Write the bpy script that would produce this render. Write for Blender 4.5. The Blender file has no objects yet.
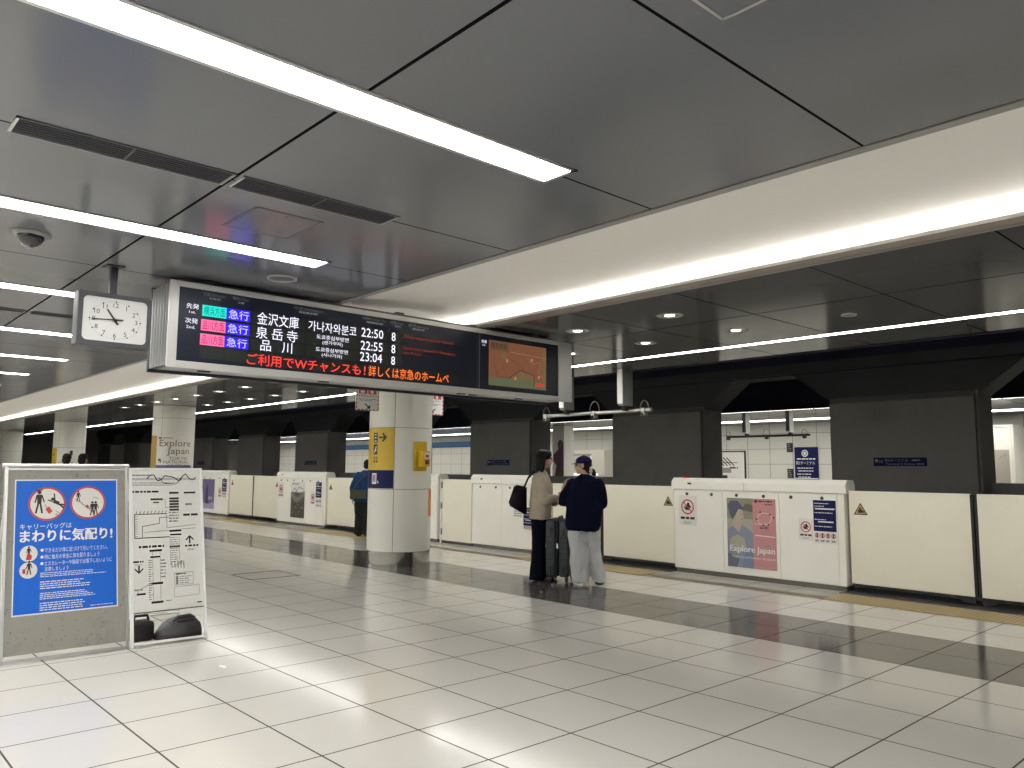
import bpy, bmesh, math, random
from mathutils import Vector, Matrix, noise
random.seed(7)
sc = bpy.context.scene
col = sc.collection
R = math.radians
ZC = 2.927                      # ceiling height

# ------------------------------------------------------------------ materials
MATS = {}
def pmat(name, rgb, rough=.5, metal=0., spec=.5, emit=None, estr=1., var=0., vscale=8., bump=0., coat=0.):
    if name in MATS: return MATS[name]
    m = bpy.data.materials.new(name); m.use_nodes = True
    nt = m.node_tree; b = nt.nodes['Principled BSDF']
    b.inputs['Base Color'].default_value = (*rgb, 1)
    b.inputs['Roughness'].default_value = rough
    b.inputs['Metallic'].default_value = metal
    b.inputs['Specular IOR Level'].default_value = spec
    b.inputs['Coat Weight'].default_value = coat
    b.inputs['Coat Roughness'].default_value = .05
    if emit:
        b.inputs['Emission Color'].default_value = (*emit, 1)
        b.inputs['Emission Strength'].default_value = estr
    if var or bump:
        tc = nt.nodes.new('ShaderNodeTexCoord'); n = nt.nodes.new('ShaderNodeTexNoise')
        n.inputs['Scale'].default_value = vscale; n.inputs['Detail'].default_value = 4
        nt.links.new(tc.outputs['Object'], n.inputs['Vector'])
        if var:
            mr = nt.nodes.new('ShaderNodeMapRange')
            mr.inputs[1].default_value = .3; mr.inputs[2].default_value = .7
            mr.inputs[3].default_value = 1 - var; mr.inputs[4].default_value = 1 + var
            nt.links.new(n.outputs['Fac'], mr.inputs[0])
            mx = nt.nodes.new('ShaderNodeVectorMath'); mx.operation = 'SCALE'
            mx.inputs[0].default_value = rgb
            nt.links.new(mr.outputs[0], mx.inputs['Scale'])
            nt.links.new(mx.outputs[0], b.inputs['Base Color'])
        if bump:
            bp = nt.nodes.new('ShaderNodeBump'); bp.inputs['Strength'].default_value = bump
            bp.inputs['Distance'].default_value = .01
            nt.links.new(n.outputs['Fac'], bp.inputs['Height'])
            nt.links.new(bp.outputs[0], b.inputs['Normal'])
    MATS[name] = m
    return m

class NT:
    """small helper to write math node graphs"""
    def __init__(s, m): s.nt = m.node_tree; s.b = s.nt.nodes['Principled BSDF']
    def val(s, x, sock):
        if isinstance(x, (int, float)): sock.default_value = x
        else: s.nt.links.new(x, sock)
    def m(s, op, a, b=0., c=None):
        n = s.nt.nodes.new('ShaderNodeMath'); n.operation = op
        s.val(a, n.inputs[0]); s.val(b, n.inputs[1])
        if c is not None: s.val(c, n.inputs[2])
        return n.outputs[0]
    def mix(s, f, a, b):
        n = s.nt.nodes.new('ShaderNodeMix'); n.data_type = 'RGBA'
        s.val(f, n.inputs[0])
        for x, i in ((a, 6), (b, 7)):
            if isinstance(x, tuple): n.inputs[i].default_value = (*x, 1)
            else: s.nt.links.new(x, n.inputs[i])
        return n.outputs[2]
    def pos(s):
        g = s.nt.nodes.new('ShaderNodeNewGeometry'); x = s.nt.nodes.new('ShaderNodeSeparateXYZ')
        s.nt.links.new(g.outputs['Position'], x.inputs[0]); return g, x
    def line(s, coord, off, pitch, w):
        """1 on joint lines of width w at off + k*pitch"""
        t = s.m('ADD', s.m('SUBTRACT', coord, off), 600 * pitch)
        f = s.m('FRACT', s.m('DIVIDE', t, pitch))
        d = s.m('MINIMUM', f, s.m('SUBTRACT', 1., f))
        return s.m('LESS_THAN', d, w / 2 / pitch)
    def cell(s, x, y, ox, oy, px, py):
        a = s.m('FLOOR', s.m('DIVIDE', s.m('SUBTRACT', x, ox), px))
        b = s.m('FLOOR', s.m('DIVIDE', s.m('SUBTRACT', y, oy), py))
        c = s.nt.nodes.new('ShaderNodeCombineXYZ'); s.val(a, c.inputs[0]); s.val(b, c.inputs[1])
        w = s.nt.nodes.new('ShaderNodeTexWhiteNoise'); w.noise_dimensions = '3D'
        s.nt.links.new(c.outputs[0], w.inputs['Vector']); return w.outputs['Value']
    def noise(s, vec, scale, detail=4):
        n = s.nt.nodes.new('ShaderNodeTexNoise'); n.inputs['Scale'].default_value = scale
        n.inputs['Detail'].default_value = detail; s.nt.links.new(vec, n.inputs['Vector']); return n.outputs['Fac']

def floor_mat():
    m = pmat('polished_stone_tiles', (.6, .57, .5), .12); t = NT(m); g, x = t.pos()
    X, Y = x.outputs[0], x.outputs[1]
    joint = t.m('MAXIMUM', t.line(X, -1.9136, .6, .0105), t.line(Y, 1.5016, .6, .0105))
    wn = t.cell(X, Y, -1.9136, 1.5016, .6, .6)
    nz = t.noise(g.outputs['Position'], 1.3)
    v = t.m('ADD', .94, t.m('ADD', t.m('MULTIPLY', wn, .07), t.m('MULTIPLY', nz, .09)))
    light = t.mix(v, (0, 0, 0), (.62, .594, .542))
    dark = t.mix(v, (0, 0, 0), (.105, .096, .092))
    band = t.m('MULTIPLY', t.m('GREATER_THAN', Y, 6.3016), t.m('LESS_THAN', Y, 7.5016))
    c = t.mix(band, light, dark)
    c = t.mix(t.m('MULTIPLY', joint, .93), c, (.05, .045, .035))
    t.nt.links.new(c, t.b.inputs['Base Color'])
    t.nt.links.new(t.m('MULTIPLY', t.m('SUBTRACT', 1., joint), t.m('SUBTRACT', .42, t.m('MULTIPLY', band, .2))), t.b.inputs['Specular IOR Level'])
    r = t.m('ADD', .07, t.m('MULTIPLY', t.noise(g.outputs['Position'], 3.0), .12))
    t.nt.links.new(r, t.b.inputs['Roughness'])
    return m
def ceil_mat(name, base, oy, py, rough, spec=.5):
    m = pmat(name, base, rough); t = NT(m); g, x = t.pos()
    X, Y = x.outputs[0], x.outputs[1]
    j = t.m('MAXIMUM', t.line(X, -1.462, 1.2, .014), t.line(Y, oy, py, .018))
    wn = t.cell(X, Y, -1.462, oy, 1.2, py)
    v = t.m('ADD', .93, t.m('MULTIPLY', wn, .14))
    c = t.mix(v, (0, 0, 0), base)
    c = t.mix(j, c, (.006, .006, .008))
    t.nt.links.new(c, t.b.inputs['Base Color'])
    t.nt.links.new(t.m('MULTIPLY', t.m('SUBTRACT', 1., j), spec), t.b.inputs['Specular IOR Level'])
    # panels are never perfectly flat: a faint sag per panel
    bp = t.nt.nodes.new('ShaderNodeBump'); bp.inputs['Strength'].default_value = .12; bp.inputs['Distance'].default_value = .02
    t.nt.links.new(t.noise(g.outputs['Position'], 1.1, 1), bp.inputs['Height'])
    t.nt.links.new(bp.outputs[0], t.b.inputs['Normal'])
    return m
def tile_wall_mat():
    m = pmat('white_wall_tiles', (.78, .77, .7), .25); t = NT(m); g, x = t.pos()
    X, Y, Zz = x.outputs[0], x.outputs[1], x.outputs[2]
    j = t.m('MAXIMUM', t.line(X, -10.84, .8, .02), t.line(Zz, 1.635, .49, .016))
    c = t.mix(j, (.74, .73, .66), (.36, .35, .31))
    t.nt.links.new(c, t.b.inputs['Base Color'])
    return m
def concrete_mat(name, rgb, rough=.6):
    m = pmat(name, rgb, rough); t = NT(m); g, x = t.pos()
    n1 = t.noise(g.outputs['Position'], 1.6, 6); n2 = t.noise(g.outputs['Position'], 9., 3)
    v = t.m('ADD', .55, t.m('ADD', t.m('MULTIPLY', n1, .7), t.m('MULTIPLY', n2, .2)))
    t.nt.links.new(t.mix(v, (0, 0, 0), rgb), t.b.inputs['Base Color'])
    return m
def tactile_mat():
    m = pmat('tactile_paving_yellow', (.45, .36, .18), .6); t = NT(m); g, x = t.pos()
    X, Y = x.outputs[0], x.outputs[1]
    def tri(c): 
        f = t.m('FRACT', t.m('MULTIPLY', t.m('ADD', c, 100.), 1 / .05)); return t.m('ABSOLUTE', t.m('SUBTRACT', f, .5))
    d = t.m('ADD', t.m('POWER', tri(X), 2.), t.m('POWER', tri(Y), 2.))
    dot = t.m('LESS_THAN', d, .075)
    t.nt.links.new(t.mix(dot, (.33, .25, .12), (.52, .42, .22)), t.b.inputs['Base Color'])
    bp = t.nt.nodes.new('ShaderNodeBump'); bp.inputs['Strength'].default_value = .6; bp.inputs['Distance'].default_value = .005
    t.nt.links.new(dot, bp.inputs['Height']); t.nt.links.new(bp.outputs[0], t.b.inputs['Normal'])
    return m
def stained_board_mat():
    m = pmat('stained_grey_board', (.25, .24, .22), .6); t = NT(m)
    tc = t.nt.nodes.new('ShaderNodeTexCoord')
    n1 = t.noise(tc.outputs['Object'], 5., 8); n2 = t.noise(tc.outputs['Object'], 30., 5)
    v = t.m('ADD', .5, t.m('ADD', t.m('MULTIPLY', n1, .6), t.m('MULTIPLY', n2, .4)))
    sp = t.m('GREATER_THAN', t.noise(tc.outputs['Object'], 45., 2), .68)
    c = t.mix(v, (0, 0, 0), (.30, .285, .25)); c = t.mix(t.m('MULTIPLY', sp, .7), c, (.09, .085, .075))
    t.nt.links.new(c, t.b.inputs['Base Color'])
    return m

M_floor = floor_mat()
M_ceil = ceil_mat('grey_ceiling_panels', (.148, .156, .172), 1.56, 1.94, .17)
M_ceil2 = ceil_mat('grey_ceiling_panels_trackside', (.115, .118, .118), 6.645, 2.6, .12, .22)
M_tile = tile_wall_mat()
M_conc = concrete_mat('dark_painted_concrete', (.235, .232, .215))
M_conc2 = concrete_mat('shaded_upper_concrete', (.045, .052, .056))  # same wall as the piers; its unlit upper part is put into the colour
M_navy = concrete_mat('tunnel_dark_void', (.02, .024, .05), .8)  # near-black navy: darkness of the unlit tunnel void put into the colour
M_track = concrete_mat('track_bed', (.06, .055, .05), .9)
M_tact = tactile_mat()
M_board = stained_board_mat()
M_cream = pmat('cream_gate_enamel', (.90, .86, .71), .33, var=.02, vscale=2)
M_creamw = pmat('white_gate_enamel', (.92, .90, .82), .3, var=.02, vscale=2)
M_cove = pmat('white_cove_panel', (.84, .82, .78), .6)
M_pillar = pmat('pale_pillar_panel', (.80, .785, .71), .3, var=.03, vscale=1.5)
M_trim = pmat('grey_trim', (.28, .275, .265), .4)
M_brown = pmat('brown_trim', (.22, .19, .17), .4)
M_alu = pmat('brushed_aluminium', (.62, .62, .60), .35, .85)
M_steel = pmat('stainless_steel', (.42, .41, .39), .12, 1.)
def brush(m):
    t = NT(m); tc = t.nt.nodes.new('ShaderNodeTexCoord'); mp = t.nt.nodes.new('ShaderNodeMapping'); mp.inputs['Scale'].default_value = (30, 30, .01)
    t.nt.links.new(tc.outputs['Object'], mp.inputs[0]); bp = t.nt.nodes.new('ShaderNodeBump'); bp.inputs['Strength'].default_value = .35; bp.inputs['Distance'].default_value = .006
    t.nt.links.new(t.noise(mp.outputs[0], 1., 3), bp.inputs['Height']); t.nt.links.new(bp.outputs[0], t.b.inputs['Normal'])
brush(M_steel)
M_white = pmat('white_paint', (.82, .82, .80), .4)
M_black = pmat('black_plastic', (.012, .012, .013), .45)
M_rubber = pmat('black_rubber', (.02, .02, .02), .7)
M_dark = pmat('dark_grey_metal', (.06, .06, .065), .45)
M_grey = pmat('mid_grey_metal', (.22, .22, .21), .45)
M_darkgrey = pmat('charcoal_enamel', (.09, .09, .1), .4)
M_lamp = pmat('lamp_diffuser', (.9, .9, .9), .4, emit=(1, .99, .965), estr=19.)
M_line = pmat('line_lamp_diffuser', (.9, .9, .9), .4, emit=(1, .98, .93), estr=19.)
M_farlamp = pmat('far_lamp_diffuser', (.9, .9, .9), .4, emit=(1, .98, .93), estr=5.)
M_covelamp = pmat('cove_lamp', (.9, .9, .9), .4, emit=(1, .98, .93), estr=12.)
M_down = pmat('downlight_lens', (.9, .9, .9), .4, emit=(1, .97, .86), estr=6.)
M_print_w = pmat('print_white', (.80, .80, .78), .5)
M_print_k = pmat('print_black', (.02, .02, .02), .5)
M_print_g = pmat('print_grey', (.30, .30, .30), .5)
M_print_r = pmat('print_red', (.55, .05, .05), .5)
M_navyp = pmat('print_navy', (.008, .012, .085), .5, spec=.2)
M_blue = pmat('print_poster_blue', (.012, .135, .62), .45, spec=.3)
M_yel = pmat('print_yellow', (.66, .44, .02), .4)
M_paper = pmat('poster_paper', (.82, .80, .74), .5)
M_orange = pmat('print_orange', (.8, .25, .03), .5)

# ------------------------------------------------------------------ mesh builder
TEXT = {}
def text_geo(s):
    if s in TEXT: return TEXT[s]
    c = bpy.data.curves.new('t', 'FONT'); c.body = s; c.resolution_u = 2
    o = bpy.data.objects.new('t', c); col.objects.link(o)
    bpy.context.view_layer.update()
    dg = bpy.context.evaluated_depsgraph_get()
    m = bpy.data.meshes.new_from_object(o.evaluated_get(dg))
    V = [(v.co.x, v.co.y) for v in m.vertices]; F = [tuple(p.vertices) for p in m.polygons]
    bpy.data.objects.remove(o); bpy.data.curves.remove(c); bpy.data.meshes.remove(m)
    TEXT[s] = (V, F)
    return TEXT[s]

class MB:
    def __init__(s): s.v = []; s.f = []; s.fm = []; s.mats = []; s.sm = []
    def mi(s, m):
        if m not in s.mats: s.mats.append(m)
        return s.mats.index(m)
    def add(s, V, F, m, smooth=False):
        o = len(s.v); k = s.mi(m); s.v += [tuple(p) for p in V]
        for f in F: s.f.append(tuple(i + o for i in f)); s.fm.append(k); s.sm.append(smooth)
        return s
    def bm(s, b, m, smooth=False):
        b.verts.ensure_lookup_table(); b.verts.index_update()
        return s.add([v.co[:] for v in b.verts], [[v.index for v in f.verts] for f in b.faces], m, smooth)
    def box(s, a, b, m, bev=0., seg=2, smooth=False):
        x0, x1 = sorted((a[0], b[0])); y0, y1 = sorted((a[1], b[1])); z0, z1 = sorted((a[2], b[2]))
        bm_ = bmesh.new(); bmesh.ops.create_cube(bm_, size=1)
        for v in bm_.verts: v.co = ((x0 + x1) / 2 + v.co.x * (x1 - x0), (y0 + y1) / 2 + v.co.y * (y1 - y0), (z0 + z1) / 2 + v.co.z * (z1 - z0))
        if bev: bmesh.ops.bevel(bm_, geom=bm_.edges[:], offset=bev, segments=seg, affect='EDGES', profile=.5)
        s.bm(bm_, m, smooth); bm_.free(); return s
    def prism(s, poly, d, m):
        """polygon of 3D points extruded by vector d"""
        n = len(poly); P = [Vector(p) for p in poly]; d = Vector(d)
        V = P + [p + d for p in P]
        nrm = Vector((0, 0, 0))
        for i in range(n): nrm += P[i].cross(P[(i + 1) % n])
        F = [tuple(range(n)), tuple(range(2 * n - 1, n - 1, -1))] + [(i, i + n, (i + 1) % n + n, (i + 1) % n) for i in range(n)]
        if nrm.dot(d) > 0: F = [tuple(reversed(f)) for f in F]
        return s.add(V, F, m)
    def tube(s, pts, r, m, n=8, cap=True):
        pts = [Vector(p) for p in pts]; rs = r if isinstance(r, (list, tuple)) else [r] * len(pts)
        V = []; F = []; up = None
        for i, p in enumerate(pts):
            t = (pts[min(i + 1, len(pts) - 1)] - pts[max(i - 1, 0)]).normalized()
            if up is None:
                up = Vector((0, 0, 1)) if abs(t.z) < .9 else Vector((1, 0, 0))
            a = t.cross(up).normalized(); b = a.cross(t).normalized(); up = b
            for k in range(n):
                th = 2 * math.pi * k / n; V.append(p + (a * math.cos(th) + b * math.sin(th)) * rs[i])
        for i in range(len(pts) - 1):
            for k in range(n):
                F.append((i * n + k, i * n + (k + 1) % n, (i + 1) * n + (k + 1) % n, (i + 1) * n + k))
        s.add(V, F, m, True)
        if cap:
            s.add(V[:n], [tuple(range(n - 1, -1, -1))], m); s.add(V[-n:], [tuple(range(n))], m)
        return s
    def lathe(s, prof, c, m, n=32, axis='Z', smooth=True, a0=0., a1=2 * math.pi):
        """prof [(r, h)] revolved about an axis through c"""
        c = Vector(c); V = []; full = abs(a1 - a0 - 2 * math.pi) < 1e-6
        nn = n if full else n + 1
        for r, h in prof:
            for k in range(nn):
                th = a0 + (a1 - a0) * k / n; x, y = r * math.cos(th), r * math.sin(th)
                V.append(c + (Vector((x, y, h)) if axis == 'Z' else Vector((h, x, y)) if axis == 'X' else Vector((y, h, x))))
        F = []
        for i in range(len(prof) - 1):
            for k in range(n):
                k2 = (k + 1) % nn if full else k + 1
                F.append((i * nn + k, i * nn + k2, (i + 1) * nn + k2, (i + 1) * nn + k))
        return s.add(V, F, m, smooth)
    def build(s, name, parent=None, **kw):
        me = bpy.data.meshes.new(name)
        me.from_pydata(s.v, [], s.f)
        for m in s.mats: me.materials.append(m)
        me.polygons.foreach_set('material_index', s.fm); me.polygons.foreach_set('use_smooth', s.sm)
        me.update()
        return link(name, me, parent, **kw)

def link(name, me, parent=None, label=None, cat=None, group=None, kind=None, loc=None):
    o = bpy.data.objects.new(name, me); col.objects.link(o)
    if parent is not None: o.parent = parent
    if loc: o.location = loc
    tag(o, label, cat, group, kind)
    return o
def tag(o, label=None, cat=None, group=None, kind=None):
    if label: o['label'] = label
    if cat: o['category'] = cat
    if group: o['group'] = group
    if kind: o['kind'] = kind
    return o
def root(name, label, cat, loc=(0, 0, 0), rz=0., group=None):
    o = bpy.data.objects.new(name, None); col.objects.link(o); o.location = loc; o.rotation_euler = (0, 0, rz)
    return tag(o, label, cat, group)
KIDS = {}
def copy_tree(o, parent=None):
    c = o.copy(); col.objects.link(c); c.parent = parent
    for ch in [x for x in list(o.children)]: copy_tree(ch, c)
    return c
def struct(mb, name): return mb.build(name, kind='structure')

class Pn:
    """a printing surface: maps (u, v) on it to 3D; prints shapes in thin layers"""
    def __init__(s, mb, O=None, U=None, V=None, fn=None, lift=.0007):
        s.mb = mb; s.lift = lift
        if fn: s.fn = fn
        else:
            O, U, V = Vector(O), Vector(U), Vector(V); N = U.cross(V).normalized()
            s.fn = lambda u, v, h: O + U * u + V * v + N * h
    def put(s, P2, F, m, l): s.mb.add([s.fn(u, v, s.lift * l) for u, v in P2], F, m)
    def rect(s, u0, v0, u1, v1, m, l=1, n=1):
        u0, u1 = sorted((u0, u1)); v0, v1 = sorted((v0, v1))
        P = []; F = []
        for i in range(n + 1):
            u = u0 + (u1 - u0) * i / n; P += [(u, v0), (u, v1)]
        for i in range(n): F.append((2 * i, 2 * i + 2, 2 * i + 3, 2 * i + 1))
        s.put(P, F, m, l)
    def poly(s, pts, m, l=1):
        a = sum(pts[i][0] * pts[(i + 1) % len(pts)][1] - pts[(i + 1) % len(pts)][0] * pts[i][1] for i in range(len(pts)))
        if a < 0: pts = pts[::-1]
        s.put(pts, [tuple(range(len(pts)))], m, l)
    def ell(s, cu, cv, a, b, m, l=1, n=28):
        s.put([(cu + a * math.cos(2 * math.pi * k / n), cv + b * math.sin(2 * math.pi * k / n)) for k in range(n)], [tuple(range(n))], m, l)
    def circ(s, cu, cv, r, m, l=1, n=28): s.ell(cu, cv, r, r, m, l, n)
    def ring(s, cu, cv, r0, r1, m, l=1, n=32):
        P = []; F = []
        for k in range(n):
            c, q = math.cos(2 * math.pi * k / n), math.sin(2 * math.pi * k / n)
            P += [(cu + r0 * c, cv + r0 * q), (cu + r1 * c, cv + r1 * q)]
        for k in range(n):
            a = 2 * k; b = 2 * ((k + 1) % n); F.append((a, a + 1, b + 1, b))
        s.put(P, F, m, l)
    def line(s, u0, v0, u1, v1, w, m, l=1):
        d = math.hypot(u1 - u0, v1 - v0) or 1e-6; a, b = -(v1 - v0) / d * w / 2, (u1 - u0) / d * w / 2
        s.poly([(u0 - a, v0 - b), (u1 - a, v1 - b), (u1 + a, v1 + b), (u0 + a, v0 + b)], m, l)
    def path(s, pts, w, m, l=1):
        for a, b in zip(pts, pts[1:]): s.line(*a, *b, w, m, l)
    def text(s, t, u0, v0, u1, v1, m, l=2):
        """ink of the text fills the box exactly"""
        V, F = text_geo(t)
        x0 = min(p[0] for p in V); x1 = max(p[0] for p in V); y0 = min(p[1] for p in V); y1 = max(p[1] for p in V)
        s.put([(u0 + (x - x0) / (x1 - x0) * (u1 - u0), v0 + (y - y0) / (y1 - y0) * (v1 - v0)) for x, y in V], F, m, l)
    def textc(s, t, cu, cv, h, m, l=2, w=None):
        V, F = text_geo(t)
        x0 = min(p[0] for p in V); x1 = max(p[0] for p in V); y0 = min(p[1] for p in V); y1 = max(p[1] for p in V)
        k = h / (y1 - y0); ww = w or (x1 - x0) * k
        s.text(t, cu - ww / 2, cv - h / 2, cu + ww / 2, cv + h / 2, m, l)
    def lines(s, u0, v0, u1, v1, n, m, l=2, fill=.45, seed=1, ragged=.25):
        """illegibly small print: rows of short dashes"""
        rnd = random.Random(seed); h = (v1 - v0) / n
        for i in range(n):
            y = v1 - (i + .5) * h; u = u0; end = u1 - rnd.random() * ragged * (u1 - u0)
            while u < end:
                w = rnd.uniform(.6, 2.6) * abs(h) * .9; e = min(u + w, end)
                s.rect(u, y - abs(h) * fill / 2, e, y + abs(h) * fill / 2, m, l); u = e + abs(h) * .35

# ------------------------------------------------------------------ camera
def camera():
    yaw, pitch, roll = .8304, .1069, .0061
    cy, sy, cp, sp = math.cos(yaw), math.sin(yaw), math.cos(pitch), math.sin(pitch)
    fwd = Vector((-sy * cp, cy * cp, sp)); right = Vector((cy, sy, 0)); up = right.cross(fwd)
    r2 = right * math.cos(roll) + up * math.sin(roll); u2 = up * math.cos(roll) - right * math.sin(roll)
    cam = bpy.data.cameras.new('camera'); o = bpy.data.objects.new('camera', cam); col.objects.link(o)
    m = Matrix((r2, u2, -fwd)).transposed().to_4x4(); m.translation = (0, 0, 1.458); o.matrix_world = m
    cam.sensor_width = 36; cam.lens = 783.9635 / 1024 * 36; cam.clip_end = 200; cam.clip_start = .05
    sc.camera = o
camera()

X0, X1 = -52., 7.                     # extents along the platform
Y0 = -7.
# ------------------------------------------------------------------ the setting
struct(MB().box((X0, Y0, -.25), (X1, 9.95, 0), M_floor), 'floor')
struct(MB().box((X0, Y0, ZC), (X1, 3.50, ZC + .06), M_ceil), 'ceiling')
struct(MB().box((X0, 5.31, ZC), (X1, 9.3, ZC + .06), M_ceil2), 'ceiling_trackside')
cv = MB()
cv.prism([(X0, 3.50, 2.985), (X0, 4.4, 3.05), (X0, 5.62, 3.115), (X0, 5.62, 3.30), (X0, 3.44, 3.30)], (X1 - X0, 0, 0), M_cove)
cv.box((X0, 5.60, 2.98), (X1, 5.66, 3.30), M_cove)
cv.box((X0, 5.31, 2.987), (X1, 5.60, 2.995), M_cove)
struct(cv, 'ceiling_cove')
struct(MB().box((X0, 3.505, ZC - .004), (X1, 3.565, 2.99), M_trim), 'trim_1')
struct(MB().box((X0, 5.255, ZC - .006), (X1, 5.305, 2.958), M_brown).box((X0, 5.275, 2.958), (X1, 5.305, 2.99), M_white).box((X0, 5.305, ZC - .004), (X1, 5.335, ZC - .0005), M_trim), 'trim_2')
struct(MB().box((X0, 9.3, ZC - .01), (X1, 9.36, 4.3), M_navy), 'wall_fascia')
struct(MB().box((X0, 9.36, 4.25), (X1, 18.0, 4.35), M_navy), 'ceiling_tunnel')
struct(MB().box((X0, 9.95, -1.25), (X1, 17.7, -1.15), M_track).box((X0, 9.93, -1.15), (X1, 9.99, -.26), M_track), 'floor_track')
struct(MB().box((X0, Y0 - .1, 0), (X1, Y0, ZC), M_pillar), 'wall_rear')
struct(MB().box((X1, Y0, -1.2), (X1 + .1, 23.6, 4.3), M_grey), 'wall_right')
struct(MB().box((X0 - .1, Y0, -1.2), (X0, 23.6, 4.3), M_conc), 'wall_left')
# dark metal sill and tactile strip by the gates
DOORWAYS = [(-23.85 + 1.25, -19.55), (-16.95, -14.1), (-9.68, -6.93), (-4.36, -1.55), (1.0, 3.8)]
tz = MB()
for a, b in DOORWAYS: tz.box((a, 8.74, .0), (b, 9.32, .006), M_tact)
struct(tz, 'floor_tactile_paving')
tz = MB()
for a, b in DOORWAYS: tz.box((a - .05, 9.33, .0), (b + .05, 9.948, .008), M_dark)
prev = X0
for a, b in DOORWAYS:
    tz.box((prev, 8.76, 0), (a - .02, 8.98, .004), pmat('brown_floor_strip', (.2, .17, .12), .5)); prev = b + .02
struct(tz, 'trim_3')
# dividing wall between the tracks: piers, haunched openings, parapet
wl = MB(); YW = 13.5
NB = 10
for k in range(-2, NB):
    xl, xr = -6.45 - 5 * k, -4.08 - 5 * k
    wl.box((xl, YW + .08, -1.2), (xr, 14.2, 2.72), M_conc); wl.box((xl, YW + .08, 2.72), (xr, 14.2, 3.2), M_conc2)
    # facing panel with a sloped ledge on top
    wl.prism([(xl + .02, YW + .08, -1.2), (xl + .02, YW, -1.2), (xl + .02, YW, 2.62), (xl + .02, YW + .08, 2.72)], (xr - xl - .06, 0, 0), M_conc)
    for xe, sg in ((xr, 1), (xl, -1)):
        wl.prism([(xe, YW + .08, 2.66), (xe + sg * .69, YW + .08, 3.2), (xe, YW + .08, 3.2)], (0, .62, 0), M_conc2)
    wl.box((xr, 13.95, -1.2), (xr + 2.63, 14.2, 1.27), M_conc)
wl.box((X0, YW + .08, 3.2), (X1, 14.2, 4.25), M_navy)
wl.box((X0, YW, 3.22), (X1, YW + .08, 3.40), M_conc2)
struct(wl, 'wall_between_tracks')
# platform opposite
struct(MB().box((X0, 17.7, -1.2), (X1, 23.5, 0), M_floor), 'floor_opposite')
struct(MB().box((X0, 17.9, ZC), (X1, 23.5, ZC + .06), M_ceil2).box((X0, 17.9, ZC), (X1, 17.96, 4.25), M_navy), 'ceiling_opposite')
struct(MB().box((X0, 23.5, 0), (X1, 23.6, ZC), M_tile), 'wall_opposite')

# ------------------------------------------------------------------ lights in the ceiling
ORD = ['first', 'second', 'third', 'fourth', 'fifth', 'sixth', 'seventh', 'eighth', 'ninth', 'tenth', 'eleventh', 'twelfth',
       'thirteenth', 'fourteenth', 'fifteenth', 'sixteenth', 'seventeenth', 'eighteenth', 'nineteenth', 'twentieth']
def strip_light(x, label, ya=-6.5, yb=2.76):
    t = root('ceiling_light', label, 'ceiling light', (x, yb, ZC), group='light strips in the grey ceiling')
    L = ya - yb
    f = MB()
    for a, b in (((-.118, L), (-.095, 0)), ((.095, L), (.118, 0)), ((-.118, -.022), (.118, 0))):
        f.box((a[0], a[1], -.006), (b[0], b[1], .012), M_alu)
    f.build('frame', t)
    MB().box((-.095, L, -.003), (.095, -.022, .01), M_lamp).build('diffuser', t)
for i in range(14):
    x = -.27 - 2.4 * i
    if i == 0: lb = 'white light strip nearest overhead, ahead of the large strip that ends above the sign'
    elif i == 1: lb = 'large bright white light strip crossing the top left of the ceiling'
    elif i == 2: lb = 'bright white light strip passing above the clock and the departure sign'
    else: lb = f'thin white light strip behind the clock, {ORD[i - 3]} beyond the strip passing above it'
    if i: strip_light(x, lb)
# lamps behind the camera keep the concourse lit
strip_light(2.13 + .0, 'white light strip over the empty concourse beyond the frame')
strip_light(-.27, 'white light strip just outside the top of the view')

def seg(name, label, cat, x0, x1, y, w, mats, grp, z=ZC):
    t = root(name, label, cat, ((x0 + x1) / 2, y, z), group=grp); h = (x1 - x0) / 2
    MB().box((-h, -w / 2 - .012, -.005), (h, -w / 2, .02), M_trim).box((-h, w / 2, -.005), (h, w / 2 + .012, .02), M_trim).build('frame', t)
    MB().box((-h + .012, -w / 2, -.004), (h - .012, w / 2, .018), mats).build('diffuser', t)
    return t
for k in range(-2, 18):
    xb = -.56 - 2.4 * k
    if k <= 0: lb = ['narrow line lamp over the gates, nearest section at the right edge', 'narrow line lamp over the gates beyond the right edge', 'narrow line lamp over the gates far beyond the right edge'][-k]
    else: lb = f'narrow line lamp over the gates, {ORD[k - 1]} section left of the nearest one'
    seg('line_lamp', lb, 'ceiling light', xb - 2.4, xb, 8.235, .11, M_line, 'line lamps over the platform gates')
for k in range(-1, 8):
    xb = 1 - 6. * k
    t = root('cove_lamp', f'hidden tube lamp in the white ceiling cove, section {ORD[k + 1]} from the right', 'ceiling light', (xb, 5.5, 2.995), group='cove lamps')
    MB().tube([(-5.95, 0, .02), (-.05, 0, .02)], .014, M_covelamp, 8).build('tube', t)
    MB().box((-5.97, -.03, 0), (-.03, .03, .006), M_white).build('tray', t)
for k in range(0, 12):
    xb = -1. - 4. * k
    seg('line_lamp', f'wide bright lamp over the opposite platform, {ORD[k]} section from the right', 'ceiling light', xb - 3.98, xb, 21.6, .7, M_farlamp, 'lamps over the opposite platform')
for k in range(0, 12):
    xb = -1. - 4. * k
    seg('line_lamp', f'thin lamp at the edge of the opposite platform, {ORD[k]} section from the right', 'ceiling light', xb - 3.98, xb, 18.03, .06, M_farlamp, 'edge lamps over the opposite platform')
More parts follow.
